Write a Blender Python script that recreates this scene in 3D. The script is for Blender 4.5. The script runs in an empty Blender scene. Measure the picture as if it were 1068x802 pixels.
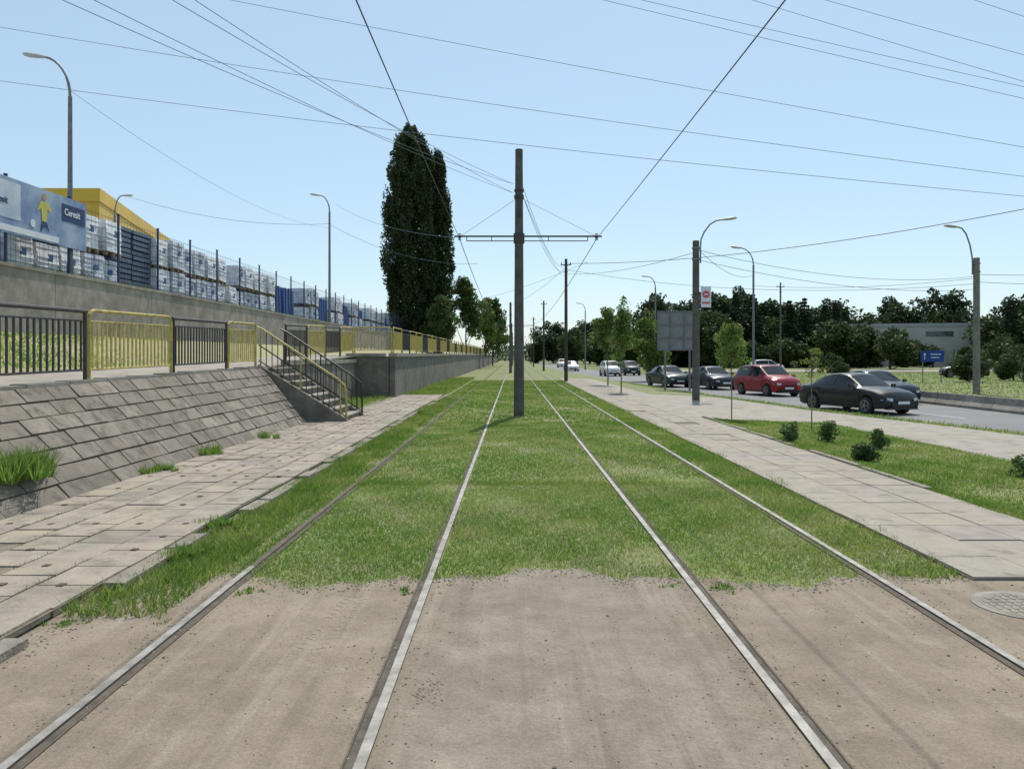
import bpy, math, random
import numpy as np
from mathutils import Vector, Matrix
random.seed(7); rng=np.random.default_rng(7)
scene=bpy.context.scene; COL=scene.collection
# ---------------------------------------------------------------- materials
def nd(nt,t,**k):
    n=nt.nodes.new(t)
    for a,b in k.items(): setattr(n,a,b)
    return n
def mat(name,c1,c2=None,scale=3.0,rough=.9,bump=0.0,bscale=40,metal=0.0,attr=False,c3=None,s3=.5,trans=0.0,coat=0.0,lo=.38,hi=.62,emis=None,spec=None,c4=None,s4=7):
    m=bpy.data.materials.new(name); m.use_nodes=True; nt=m.node_tree; b=nt.nodes['Principled BSDF']
    L=nt.links.new
    if c2 is None: c2=tuple(x*.82 for x in c1)
    tc=nd(nt,'ShaderNodeTexCoord'); n=nd(nt,'ShaderNodeTexNoise'); n.inputs['Scale'].default_value=scale; n.inputs['Detail'].default_value=8; n.inputs['Roughness'].default_value=.65
    L(tc.outputs['Object'],n.inputs['Vector'])
    r=nd(nt,'ShaderNodeValToRGB'); r.color_ramp.elements[0].position=lo; r.color_ramp.elements[1].position=hi
    r.color_ramp.elements[0].color=(*c1,1); r.color_ramp.elements[1].color=(*c2,1)
    L(n.outputs['Fac'],r.inputs['Fac']); out=r.outputs['Color']
    if attr:
        at=nd(nt,'ShaderNodeAttribute'); at.attribute_name='Col'
        mx=nd(nt,'ShaderNodeMixRGB',blend_type='MULTIPLY'); mx.inputs[0].default_value=1
        L(out,mx.inputs[1]); L(at.outputs['Color'],mx.inputs[2]); out=mx.outputs[0]
    for cc,ss,a0,a1 in ((c3,s3,.45,.68),(c4,s4,.54,.66)):
        if cc:
            n3=nd(nt,'ShaderNodeTexNoise'); n3.inputs['Scale'].default_value=ss; n3.inputs['Detail'].default_value=9; n3.inputs['Roughness'].default_value=.68
            L(tc.outputs['Object'],n3.inputs['Vector'])
            r3=nd(nt,'ShaderNodeValToRGB'); r3.color_ramp.elements[0].position=a0; r3.color_ramp.elements[1].position=a1
            L(n3.outputs['Fac'],r3.inputs['Fac'])
            mx=nd(nt,'ShaderNodeMixRGB'); mx.inputs[2].default_value=(*cc,1); L(r3.outputs['Color'],mx.inputs[0]); L(out,mx.inputs[1]); out=mx.outputs[0]
    L(out,b.inputs['Base Color']); b.inputs['Roughness'].default_value=rough; b.inputs['Metallic'].default_value=metal
    if spec is not None: b.inputs['Specular IOR Level'].default_value=spec
    if coat: b.inputs['Coat Weight'].default_value=coat; b.inputs['Coat Roughness'].default_value=.05
    if bump:
        nb=nd(nt,'ShaderNodeTexNoise'); nb.inputs['Scale'].default_value=bscale; nb.inputs['Detail'].default_value=6
        L(tc.outputs['Object'],nb.inputs['Vector']); bp=nd(nt,'ShaderNodeBump'); bp.inputs['Strength'].default_value=bump; bp.inputs['Distance'].default_value=.02
        L(nb.outputs['Fac'],bp.inputs['Height']); L(bp.outputs['Normal'],b.inputs['Normal'])
    if trans:
        t=nd(nt,'ShaderNodeBsdfTranslucent'); L(out,t.inputs['Color']); ms=nd(nt,'ShaderNodeMixShader'); ms.inputs[0].default_value=trans
        o=nt.nodes['Material Output']; L(b.outputs[0],ms.inputs[1]); L(t.outputs[0],ms.inputs[2]); L(ms.outputs[0],o.inputs['Surface'])
    return m
M={}
M['ground']=mat('ground_grass',(.13,.175,.045),(.21,.22,.075),scale=2.2,bump=.6,bscale=30,c3=(.20,.165,.10),s3=.45)
M['blade']=mat('grass_blade',(.9,.9,.9),(1,1,1),attr=True,trans=.5,rough=.7,spec=.3)
M['leaf']=mat('leaf',(.85,.85,.85),(1,1,1),attr=True,trans=.3,rough=.6,spec=.3)
M['slab']=mat('paving_slab',(.35,.305,.25),(.245,.215,.18),scale=4,bump=.5,bscale=45,attr=True,c3=(.37,.305,.23),s3=1.1,c4=(.19,.16,.12),s4=3.3)
M['slabr']=mat('footpath_slab',(.35,.31,.26),(.27,.24,.20),scale=3,bump=.4,bscale=45,attr=True,c3=(.35,.295,.23),s3=.9,c4=(.21,.18,.145),s4=2.6)
M['slope']=mat('slope_slab',(.28,.245,.205),(.175,.155,.13),scale=4,bump=.6,bscale=40,attr=True,c3=(.16,.135,.105),s3=1.3,c4=(.11,.095,.075),s4=4)
M['dirtbase']=mat('joint_dirt',(.13,.105,.075),(.07,.06,.04),scale=9,bump=.4)
M['sanddirt']=mat('sandy_joint_dirt',(.23,.19,.14),(.14,.12,.085),scale=6,bump=.4)
M['kerb']=mat('kerb_stone',(.31,.275,.23),(.19,.165,.135),scale=6,bump=.6,c3=(.27,.22,.165),s3=2)
M['conc']=mat('weathered_concrete',(.35,.315,.275),(.23,.21,.18),scale=2.5,bump=.3,c3=(.17,.15,.125),s3=.8)
M['concdark']=mat('dark_concrete',(.24,.215,.18),(.15,.135,.115),scale=3,bump=.3,c3=(.11,.10,.085),s3=1)  # darker base tone than the weathered concrete, for platform wall and stairs
M['walk']=mat('walkway_concrete',(.36,.32,.27),(.27,.24,.20),scale=2,bump=.3,c3=(.30,.255,.20),s3=.7,c4=(.22,.19,.15),s4=2)
M['bank']=mat('bank_grass',(.24,.25,.10),(.33,.30,.15),scale=2.5,bump=.5,c3=(.34,.29,.19),s3=.7)
M['yard']=mat('yard_ground',(.3,.29,.27),(.24,.23,.21),scale=1)
M['asphalt']=mat('road_asphalt',(.19,.185,.18),(.15,.148,.145),scale=1.2,rough=.85,bump=.15,bscale=90,c3=(.22,.215,.205),s3=.3)
M['white']=mat('road_paint',(.6,.6,.58),(.4,.4,.38),scale=8)
M['rail']=mat('worn_steel',(.34,.325,.30),(.20,.18,.155),scale=7,rough=.6,metal=.35,bump=.1,bscale=30)
M['railside']=mat('rusty_steel',(.13,.095,.068),(.08,.06,.045),scale=12,rough=.85)
M['groove']=mat('rail_groove',(.06,.048,.036),(.13,.105,.08),scale=6)
M['pole']=mat('pole_concrete',(.12,.11,.10),(.075,.07,.063),scale=4,bump=.2)
M['polelight']=mat('pole_grey_concrete',(.24,.225,.20),(.15,.14,.125),scale=4,bump=.2)
M['wood']=mat('dark_wood',(.09,.06,.045),(.055,.038,.03),scale=6)
M['galv']=mat('galvanised_steel',(.20,.21,.22),(.15,.155,.16),scale=6,rough=.55,metal=.3)
M['lampgrey']=mat('lamp_housing',(.5,.5,.49),(.42,.42,.42),rough=.5)
M['iron']=mat('dark_iron',(.035,.033,.032),(.06,.045,.038),scale=10,rough=.6)
M['wire']=mat('cable_black',(.06,.06,.07),(.05,.05,.055),rough=.7)
M['wiregrey']=mat('cable_grey',(.18,.21,.26),(.15,.18,.22),rough=.6)
M['yel']=mat('yellow_paint',(.56,.46,.10),(.40,.32,.09),scale=9,rough=.55,c3=(.26,.19,.08),s3=5)
M['blk']=mat('black_paint',(.022,.021,.021),(.05,.038,.03),scale=9,rough=.5)
M['fblue']=mat('fence_blue',(.022,.045,.12),(.018,.035,.09),rough=.6)
M['wrap']=mat('shrink_wrap',(.80,.80,.80),(.55,.56,.58),scale=2.5,rough=.4,bump=.6,bscale=9)
M['wrapg']=mat('shrink_wrap_grey',(.60,.62,.66),(.36,.39,.46),scale=2.5,rough=.45,bump=.6,bscale=9)
M['palw']=mat('pallet_wood',(.30,.21,.12),(.2,.14,.08),scale=5)
M['lblue']=mat('label_blue',(.06,.13,.30)); M['tarp']=mat('blue_tarp',(.025,.07,.22),(.04,.10,.28),scale=2,rough=.5,bump=.4,bscale=5)
M['rack']=mat('grey_blue_panel',(.10,.13,.19),(.07,.09,.14),rough=.4)
M['ybld']=mat('yellow_cladding',(.66,.42,.035),(.56,.35,.03),scale=.4,rough=.5)
M['gbld']=mat('grey_cladding',(.36,.36,.35),(.30,.30,.30),scale=.3,rough=.6)
M['wbld']=mat('beige_render',(.46,.44,.40),(.38,.365,.34),scale=.3)
M['glassb']=mat('window_glass',(.04,.055,.07),(.06,.08,.1),scale=.5,rough=.1)
M['bark']=mat('bark',(.10,.075,.05),(.06,.045,.032),scale=12,bump=.5)
M['barkl']=mat('young_bark',(.20,.17,.13),(.13,.11,.085),scale=12,bump=.3)
M['tyre']=mat('tyre_rubber',(.02,.02,.02),(.03,.03,.03)); M['rim']=mat('alloy_rim',(.35,.35,.36),(.28,.28,.29),rough=.35,metal=.6)
M['cglass']=mat('car_glass',(.012,.016,.018),(.016,.02,.022),rough=.06,spec=.35)
M['hl']=mat('headlight_lens',(.55,.57,.58),(.4,.42,.44),rough=.1,coat=1); M['tl']=mat('tail_light_lens',(.4,.02,.02),rough=.2)
M['plate']=mat('plate_white',(.75,.75,.72),(.7,.7,.68)); M['trim']=mat('black_trim',(.02,.02,.02),rough=.5)
M['stone']=mat('pebble',(.32,.28,.23),(.19,.165,.14),scale=20,bump=.3)
M['mud']=mat('dried_mud',(.34,.28,.21),(.25,.205,.155),scale=30,bump=.4)
M['red']=mat('sign_red',(.60,.10,.14)); M['sblue']=mat('sign_blue',(.015,.06,.26)); M['swhite']=mat('sign_white',(.70,.72,.75),(.6,.63,.68),scale=1.5); M['sgrey']=mat('panel_back_grey',(.24,.25,.255),(.19,.195,.20),scale=3)
M['skin']=mat('print_skin',(.45,.28,.2)); M['syel']=mat('print_yellow',(.55,.50,.12)); M['navy']=mat('print_navy',(.03,.055,.15)); M['pale']=mat('print_pale_blue',(.36,.44,.56),(.55,.60,.68),scale=1.3); M['blueb']=mat('print_blue',(.14,.22,.38),(.34,.42,.54),scale=1.0)
def paint(n,c): return mat(n,c,tuple(x*.92 for x in c),rough=.4,coat=.35,metal=0.0,spec=.3)

def crossing_mat():
    m=bpy.data.materials.new('dusty_crossing'); m.use_nodes=True; nt=m.node_tree; b=nt.nodes['Principled BSDF']; L=nt.links.new
    tc=nd(nt,'ShaderNodeTexCoord'); sx=nd(nt,'ShaderNodeSeparateXYZ'); L(tc.outputs['Object'],sx.inputs[0])
    def noise(s,d=8,ro=.6,vec=None):
        n=nd(nt,'ShaderNodeTexNoise'); n.inputs['Scale'].default_value=s; n.inputs['Detail'].default_value=d; n.inputs['Roughness'].default_value=ro; L(vec or tc.outputs['Object'],n.inputs['Vector']); return n.outputs['Fac']
    def ramp(f,p0,p1,c0=(0,0,0),c1=(1,1,1)):
        r=nd(nt,'ShaderNodeValToRGB'); e=r.color_ramp.elements; e[0].position=p0; e[1].position=p1; e[0].color=(*c0,1); e[1].color=(*c1,1); L(f,r.inputs[0]); return r.outputs[0]
    def mix(f,a,c,bt='MIX'):
        x=nd(nt,'ShaderNodeMixRGB',blend_type=bt)
        for i,v in enumerate((f,a,c)):
            if isinstance(v,(int,float)): x.inputs[i].default_value=v
            elif isinstance(v,tuple): x.inputs[i].default_value=(*v,1)
            else: L(v,x.inputs[i])
        return x.outputs[0]
    def math_(op,a,bv):
        x=nd(nt,'ShaderNodeMath',operation=op)
        for i,v in enumerate((a,bv)):
            if isinstance(v,(int,float)): x.inputs[i].default_value=v
            else: L(v,x.inputs[i])
        return x.outputs[0]
    d=math_('ABSOLUTE',math_('SUBTRACT',sx.outputs['X'],.34),0)
    d=math_('ADD',d,math_('MULTIPLY',math_('SUBTRACT',noise(2.5),.5),1.0))
    inner=ramp(d,.70,1.15,(.85,.85,.85),(0,0,0))
    conc=mix(ramp(noise(4),.35,.65),(.335,.288,.235),(.26,.222,.18))
    dust=mix(ramp(noise(1.6),.35,.65),(.365,.295,.22),(.27,.22,.165))
    c=mix(inner,dust,conc)
    c=mix(math_('MULTIPLY',ramp(noise(.9),.44,.64),.55),c,(.235,.19,.148))
    c=mix(math_('MULTIPLY',ramp(noise(2.1,10,.7),.5,.66),.6),c,(.40,.335,.26))
    c=mix(math_('MULTIPLY',ramp(noise(6,10,.75),.55,.72),.5),c,(.18,.15,.12))
    mp=nd(nt,'ShaderNodeMapping'); mp.inputs['Scale'].default_value=(6,.35,1); mp.inputs['Rotation'].default_value=(0,0,.12); L(tc.outputs['Object'],mp.inputs[0])
    c=mix(math_('MULTIPLY',ramp(noise(1.0,6,.6,mp.outputs[0]),.52,.66),.5),c,(.20,.165,.13))
    mp2=nd(nt,'ShaderNodeMapping'); mp2.inputs['Scale'].default_value=(9,.5,1); mp2.inputs['Rotation'].default_value=(0,0,-.15); L(tc.outputs['Object'],mp2.inputs[0])
    c=mix(math_('MULTIPLY',ramp(noise(1.0,6,.6,mp2.outputs[0]),.54,.68),.45),c,(.41,.35,.28))
    c=mix(.8,c,ramp(noise(70,4,.8),.3,.7,(.70,.70,.70),(1.14,1.14,1.14)),'MULTIPLY')
    c=mix(.7,c,ramp(noise(260,2,.8),.3,.7,(.65,.65,.65),(1.25,1.25,1.25)),'MULTIPLY')
    v=nd(nt,'ShaderNodeTexVoronoi'); v.inputs['Scale'].default_value=45; L(tc.outputs['Object'],v.inputs['Vector'])
    pit=ramp(v.outputs['Distance'],.06,.14,(1,1,1),(0,0,0)); pit=math_('MULTIPLY',pit,ramp(noise(1.3),.5,.6))
    c=mix(math_('MULTIPLY',pit,.45),c,(.10,.09,.08))
    L(c,b.inputs['Base Color']); b.inputs['Roughness'].default_value=1.0; b.inputs['Specular IOR Level'].default_value=.1
    h=math_('ADD',math_('MULTIPLY',noise(45,6,.7),.6),math_('MULTIPLY',noise(5),1.6))
    bp=nd(nt,'ShaderNodeBump'); bp.inputs['Strength'].default_value=.6; bp.inputs['Distance'].default_value=.028; L(h,bp.inputs['Height']); L(bp.outputs['Normal'],b.inputs['Normal'])
    return m
M['cross']=crossing_mat()
# ---------------------------------------------------------------- mesh builder
class MB:
    def __init__(s): s.v=[];s.f=[];s.mi=[];s.c=[];s.m=0;s.col=(1,1,1)
    def add(s,vs,fs):
        o=len(s.v); s.v+=[tuple(p) for p in vs]; s.c+=[s.col]*len(vs)
        for f in fs: s.f.append(tuple(i+o for i in f)); s.mi.append(s.m)
    def box(s,c,d,rz=0,top=1.0,tilt=None):
        x,y,z=d[0]/2,d[1]/2,d[2]/2; P=[]
        for k,q in ((-z,1),(z,top)):
            for a,b in ((-x,-y),(x,-y),(x,y),(-x,y)): P.append(Vector((a*q,b*q,k)))
        R=Matrix.Rotation(rz,3,'Z')
        if tilt: R=R@tilt
        s.add([R@p+Vector(c) for p in P],[(0,3,2,1),(4,5,6,7),(0,1,5,4),(1,2,6,5),(2,3,7,6),(3,0,4,7)])
    def cyl(s,p0,p1,r0,r1=None,n=10,cap=True):
        r1=r0 if r1 is None else r1; p0=Vector(p0);p1=Vector(p1); d=(p1-p0).normalized(); a=d.orthogonal().normalized(); b=d.cross(a)
        V=[p0+(a*math.cos(2*math.pi*i/n)+b*math.sin(2*math.pi*i/n))*r0 for i in range(n)]+[p1+(a*math.cos(2*math.pi*i/n)+b*math.sin(2*math.pi*i/n))*r1 for i in range(n)]
        F=[(i,(i+1)%n,n+(i+1)%n,n+i) for i in range(n)]
        if cap: F+=[tuple(range(n-1,-1,-1)),tuple(range(n,2*n))]
        s.add(V,F)
    def tube(s,pts,r,n=6):
        pts=[Vector(p) for p in pts]; rs=r if isinstance(r,(list,tuple)) else [r]*len(pts); V=[];a=None
        for i,p in enumerate(pts):
            d=(pts[min(i+1,len(pts)-1)]-pts[max(i-1,0)]).normalized()
            if a is None: a=d.orthogonal().normalized()
            else: a=(a-d*a.dot(d)).normalized()
            b=d.cross(a)
            V+=[p+(a*math.cos(2*math.pi*j/n)+b*math.sin(2*math.pi*j/n))*rs[i] for j in range(n)]
        F=[(i*n+j,i*n+(j+1)%n,(i+1)*n+(j+1)%n,(i+1)*n+j) for i in range(len(pts)-1) for j in range(n)]
        F+=[tuple(range(n-1,-1,-1)),tuple(range((len(pts)-1)*n,len(pts)*n))]
        s.add(V,F)
    def ico(s,c,r,sq=(1,1,1),jit=.15):
        t=(1+5**.5)/2; V=[(-1,t,0),(1,t,0),(-1,-t,0),(1,-t,0),(0,-1,t),(0,1,t),(0,-1,-t),(0,1,-t),(t,0,-1),(t,0,1),(-t,0,-1),(-t,0,1)]
        F=[(0,11,5),(0,5,1),(0,1,7),(0,7,10),(0,10,11),(1,5,9),(5,11,4),(11,10,2),(10,7,6),(7,1,8),(3,9,4),(3,4,2),(3,2,6),(3,6,8),(3,8,9),(4,9,5),(2,4,11),(6,2,10),(8,6,7),(9,8,1)]
        s.add([Vector(c)+Vector([p[i]/1.9*r*sq[i]*(1+random.uniform(-jit,jit)) for i in range(3)]) for p in V],F)
def mkmesh(name,V,F,C=None,mats=(),mi=None,smooth=None):
    me=bpy.data.meshes.new(name); me.from_pydata(V if isinstance(V,list) else V.tolist(),[],F if isinstance(F,list) else F.tolist())
    for m in mats: me.materials.append(m)
    if mi is not None and len(mats)>1: me.polygons.foreach_set('material_index',mi)
    if C is not None:
        a=me.color_attributes.new('Col','FLOAT_COLOR','POINT'); C=np.asarray(C,dtype=np.float32); C=np.hstack([C,np.ones((len(C),1),np.float32)]); a.data.foreach_set('color',C.ravel())
    if smooth is not None:
        me.polygons.foreach_set('use_smooth',[True]*len(me.polygons)); me.set_sharp_from_angle(angle=math.radians(smooth))
    me.update(); return me
def obj(name,me,parent=None,loc=None,**k):
    o=bpy.data.objects.new(name,me); COL.objects.link(o)
    if parent: o.parent=parent
    if loc is not None: o.location=loc
    for a,b in k.items(): o[a]=b
    return o
def bobj(name,mb,mats,parent=None,loc=None,smooth=None,col=False,**k):
    if not isinstance(mats,(list,tuple)): mats=[mats]
    return obj(name,mkmesh(name,mb.v,mb.f,mb.c if col else None,mats,mb.mi,smooth),parent,loc,**k)
def root(name,label,category,loc=(0,0,0),rz=0,group=None):
    e=bpy.data.objects.new(name,None); e.empty_display_size=.3; COL.objects.link(e); e.location=loc; e.rotation_euler=(0,0,rz); e['label']=label; e['category']=category
    if group: e['group']=group
    return e
def kids(o): return [c for c in list(bpy.data.objects) if c.parent==o]
def copy_thing(r,loc,rz=None,scale=None,label=None,matswap=None):
    def rec(o,par):
        n=o.copy(); COL.objects.link(n)
        if par: n.parent=par
        if matswap and n.data and hasattr(n.data,'materials') and any(m in matswap for m in n.data.materials):
            n.data=n.data.copy()
            for i,m in enumerate(n.data.materials):
                if m in matswap: n.data.materials[i]=matswap[m]
        for c in kids(o): rec(c,n)
        return n
    n=rec(r,None); n.location=loc
    if rz is not None: n.rotation_euler=(0,0,rz)
    if scale is not None: n.scale=scale if hasattr(scale,'__len__') else (scale,)*3
    if label: n['label']=label
    return n
# ---------------------------------------------------------------- terrain profiles
EN=([-40,5,15,21,28,47,70,115,200,400],[17,15.8,14.0,12.9,11.4,9.3,8.2,6.6,6.2,6.2])
EF=([-40,45,60,85,115,200,400],[18.2,18.2,17.2,15.4,12.6,11,11])
def en(y): return float(np.interp(y,*EN))
def ef(y): return float(np.interp(y,*EF))
def P(y): return float(np.interp(y,[0,9,20,31,120,300],[1.2,1.25,1.4,1.68,1.95,2.0]))
def gz(x,y):
    e=en(y)
    if x<=5.2: return 0
    if x<e-.15: return -.28*(x-5.2)/max(e-5.2,.5)
    if x<ef(y)+.1: return -.50
    return -.34
ys=[-25,-10,0]+[i*2.0 for i in range(1,60)]+[130,145,160,180,200,250,300,400,600,1000,2500]
V=[];F=[];nx=0
for y in ys:
    e=en(y); f=ef(y)
    xs=[-1500,-200,-40,-13,-6,-2.9,0,3.4,5.2,(5.2+e)/2,e-.2,e-.1,(e+f)/2,f+.06,f+.16,30,60,150,500,1500]; nx=len(xs)
    for x in xs: V.append((x,y,gz(x,y)))
for i in range(len(ys)-1):
    for j in range(nx-1): a=i*nx+j; F.append((a,a+1,a+nx+1,a+nx))
obj('ground',mkmesh('ground',V,F,None,[M['ground']],smooth=60),kind='structure')
V=[];F=[]
for y in ys[:-3]:
    e=en(y);f=ef(y); V+=[(e,y,-.40),((e+f)/2,y,-.385),(f,y,-.40)]
for i in range(len(ys)-4):
    for j in range(2): a=i*3+j; F.append((a,a+1,a+4,a+3))
obj('road',mkmesh('road',V,F,None,[M['asphalt']]),kind='structure')
mb=MB(); 
for i in range(len(ys)-5):
    y0,y1=ys[i],ys[i+1]
    if y0<0: continue
    e0,e1=en(y0),en(y1); w=.14
    q=[(e0-w,y0,-.27),(e0,y0,-.27),(e1,y1,-.27),(e1-w,y1,-.27)]; b=[(p[0],p[1],-.5) for p in q]
    mb.add(b+q,[(4,5,6,7),(1,2,6,5),(0,4,7,3)])
bobj('road_kerb',mb,M['kerb'],kind='structure')
mb=MB()
for y in np.arange(12,200,7.0):
    y1=y+3.5; a=(en(y)+ef(y))/2; b=(en(y1)+ef(y1))/2
    mb.add([(a-.06,y,-.3805),(a+.06,y,-.3805),(b+.06,y1,-.3805),(b-.06,y1,-.3805)],[(0,1,2,3)])
for y in np.arange(6,200,4.0):
    a=en(y)+.3;b=en(y+4)+.3; mb.add([(a-.06,y,-.393),(a+.06,y,-.393),(b+.06,y+4,-.393),(b-.06,y+4,-.393)],[(0,1,2,3)])
bobj('road_marking',mb,M['white'],kind='structure')
def edgeY(x): return 5.90+.12*math.sin(x*2.1+1)+.09*math.sin(x*5.3)+.05*math.sin(x*13.7+.5)+.03*math.sin(x*29)+(.22 if -.6<x<1.3 else 0)*.4
V=[];F=[];xs=list(np.arange(-5.2,3.6,.05))+[3.7,4.2,5.0,6.5,9,12]
for x in xs:
    y1=edgeY(x) if x<3.5 else 5.9-(x-3.5)*.12
    for y in (-6,0,2.5,4,5,y1-.15,y1): V.append((x,y,(.006 if x<=5.2 else .006+gz(x,y)*.98)))
for i in range(len(xs)-1):
    for j in range(6): a=i*7+j; F.append((a,a+7,a+8,a+1))
obj('crossing_pavement',mkmesh('crossing_pavement',V,F,None,[M['cross']]),kind='structure')
RX=[-2.055,-.62,1.30,2.735]
for i,x in enumerate(RX):
    s=1 if i in(0,2) else -1
    mb=MB()
    def strip(x0,x1,z,m):
        mb.m=m
        x0,x1=min(x0,x1),max(x0,x1); Y=[-6,2,4,6.2,10,20,40,80,140,260]
        V=[(a,y,zz) for y in Y for a,zz in ((x0,-.04),(x0,z),(x1,z),(x1,-.04))]
        F=[(k*4+j,k*4+j+1,k*4+j+5,k*4+j+4) for k in range(len(Y)-1) for j in range(3)]
        mb.add(V,F)
        for q in range(len(F)):
            if m==0 and (q%3!=1 or (i==0 and q//3>=3)): mb.mi[-len(F)+q]=1
    strip(x-.024,x+.024,.020,0); strip(x+s*.026,x+s*.066,.0085,2); strip(x+s*.067,x+s*.077,.013,1)
    bobj('tram_rail',mb,[M['rail'],M['railside'],M['groove']],label='rusty tram rail half hidden in the grass' if i==0 else 'worn steel grooved tram rail set in ground',category='rail',group='tram rails')
def slabs(x0,x1,y0,y1,z,nx_,ly,name,m,ti=.008,var=(.82,1.12),brick=False,base_m=None,gp=(.010,.03)):
    mb=MB(); w=(x1-x0)/nx_
    base=[(x0,y0,z-.014),(x1,y0,z-.014),(x1,y1,z-.014),(x0,y1,z-.014)]
    mb.m=1; mb.add(base,[(0,1,2,3)]); mb.m=0
    for k in range(nx_):
        y=y0-(ly*.5 if (brick and k%2) else 0)
        while y<y1-.05:
            g=random.uniform(*var); mb.col=(g,g*random.uniform(.97,1.0),g*random.uniform(.93,1.0))
            gap=random.uniform(*gp); a=max(y,y0); b=min(y+ly,y1)
            t=Matrix.Rotation(random.uniform(-ti,ti),3,'X')@Matrix.Rotation(random.uniform(-ti,ti),3,'Y')
            mb.box((x0+(k+.5)*w+random.uniform(-.004,.004),(a+b)/2,z-.03+random.uniform(-.003,.003)-(.012 if random.random()<.05 else 0)),(w-gap,b-a-gap,.06),rz=random.uniform(-.008,.008),tilt=t)
            y+=ly
    return bobj(name,mb,[m,base_m or M['sanddirt']],kind='structure',col=True)
slabs(-5.02,-2.92,-3,33,.075,5,.5,'sidewalk',M['slab'],ti=.008,brick=True,var=(.84,1.10))
mb=MB()
y=2
while y<26:
    for k in range(5):
        if random.random()<.5:
            x=-4.81+k*.42+random.uniform(-.03,.03); mb.box((x,y+random.uniform(-.03,.03),.0785),(.05,.055,.006),rz=random.uniform(-.1,.1))
    y+=.5
bobj('slab_socket_marks',mb,M['dirtbase'],kind='stuff')
mb=MB(); y=-3
while y<33:
    l=random.choice((.5,.6,.95,1.0,1.05))
    if random.random()<.9 or y<3: mb.box((-2.83+random.uniform(-.03,.03),y+l/2,.0+random.uniform(-.03,.012)),(.15,l-random.uniform(.02,.07),.13),rz=random.uniform(-.03,.03),top=random.uniform(.93,1),tilt=Matrix.Rotation(random.uniform(-.06,.06),3,'Y'))
    y+=l
bobj('sidewalk_kerb',mb,M['kerb'],kind='structure')
slabs(3.42,5.12,5.85,60,.03,3,.6,'footpath',M['slabr'],ti=.004,var=(.92,1.05),gp=(.006,.02))
mb=MB(); y=5.9
while y<21:
    if random.random()<.85: mb.box((5.19+random.uniform(-.02,.02),y+.48,.01+random.uniform(-.02,.005)),(.10,.93,.09),rz=random.uniform(-.02,.02))
    y+=.97
bobj('footpath_kerb',mb,M['kerb'],kind='structure')
def sheet(name,f0,f1,y0,y1,off,m,n=8,step=1.0):
    V=[];F=[];Y=list(np.arange(y0,y1+.01,step))
    for y in Y:
        a,b=f0(y),f1(y)
        for j in range(n+1):
            x=a+(b-a)*j/n; V.append((x,y,min(gz(x,y),0) +off if x<en(y)-.16 else -.28+off))
    for i in range(len(Y)-1):
        for j in range(n): q=i*(n+1)+j; F.append((q,q+1,q+n+2,q+n+1))
    return obj(name,mkmesh(name,V,F,None,[m]),kind='structure')
sheet('pavement',lambda y:8.35+.08*math.sin(y*1.3),lambda y:max(en(y)-.95,8.4),2,21,.012,M['walk'],step=.5)
sheet('pavement_plaza',lambda y:5.14,lambda y:max(en(y)-.95,5.2),21,36,.012,M['walk'])
sheet('pavement_strip',lambda y:5.14,lambda y:min(6.2,en(y)-.9),36,60,.012,M['walk'],n=3)
sheet('side_road',lambda y:20,lambda y:170,100,112,.012,M['walk'],n=6,step=4)
# slope of slabs
mb=MB(); rows=7; x0,z0,x1=-5.03,.03,-6.18
for r in range(rows):
    yy=-3-(.3 if r%2 else 0)
    while yy<19.25:
        l=random.uniform(.54,.62); a=max(yy,-3.3); b=min(yy+l,19.3)
        if b-a<.06: break
        zt=P((a+b)/2)
        f0,f1=r/rows,(r+1)/rows
        p0=Vector((x0+(x1-x0)*f0,0,z0+(zt-z0)*f0)); p1=Vector((x0+(x1-x0)*f1,0,z0+(zt-z0)*f1)); d=(p1-p0).normalized(); nrm=Vector((-d.z,0,d.x)); nrm=nrm if nrm.x>0 else -nrm
        g=random.uniform(.74,1.12); mb.col=(g,g*.985,g*.96)
        off=nrm*(random.uniform(-.006,.008)+.018); q0=p0+d*random.uniform(.006,.014); q1=p1-d*random.uniform(.006,.014)
        th=nrm*-.07; ga,gb=random.uniform(.006,.014),random.uniform(.006,.014); j=lambda:nrm*random.uniform(-.005,.005)
        A=[q0+off+Vector((0,a+ga,0))+j(),q0+off+Vector((0,b-gb,0))+j(),q1+off+Vector((0,b-gb,0))-nrm*.006+j(),q1+off+Vector((0,a+ga,0))-nrm*.006+j()]
        mb.add(A+[p+th for p in A],[(0,1,2,3),(0,4,5,1),(1,5,6,2),(2,6,7,3),(3,7,4,0)])
        yy+=l
mb.m=1; mb.col=(1,1,1)
YS=[-3,0,4,9,14,19.3]
for a,b in zip(YS[:-1],YS[1:]): mb.add([(x0-.012,a,z0-.004),(x0-.012,b,z0-.004),(x1-.012,b,P(b)-.004),(x1-.012,a,P(a)-.004)],[(0,1,2,3)])
bobj('slope_paving',mb,[M['slope'],M['dirtbase']],kind='structure',col=True)
Yt=[-25,0,5,10,15,20,25,30.99,31.0,40,60,90,120,200,300]
mb=MB()
for i in range(len(Yt)-1):
    a,b=Yt[i],Yt[i+1]
    if b-a<.05: continue
    e=-6.22 if b<31.01 else -4.67
    za,zb=P(a),P(b)
    mb.m=0; mb.add([(e,a,za),(-8.9,a,za+.05),(-8.9,b,zb+.05),(e,b,zb)],[(0,3,2,1)])
    mb.m=1; mb.add([(-8.9,a,za+.05),(-10.9,a,za+.5),(-12.95,a,2.3),(-12.95,b,2.3),(-10.9,b,zb+.5),(-8.9,b,zb+.05)],[(0,5,4,1),(1,4,3,2)])
bobj('terrace_ground',mb,[M['walk'],M['bank']],kind='structure')
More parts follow.
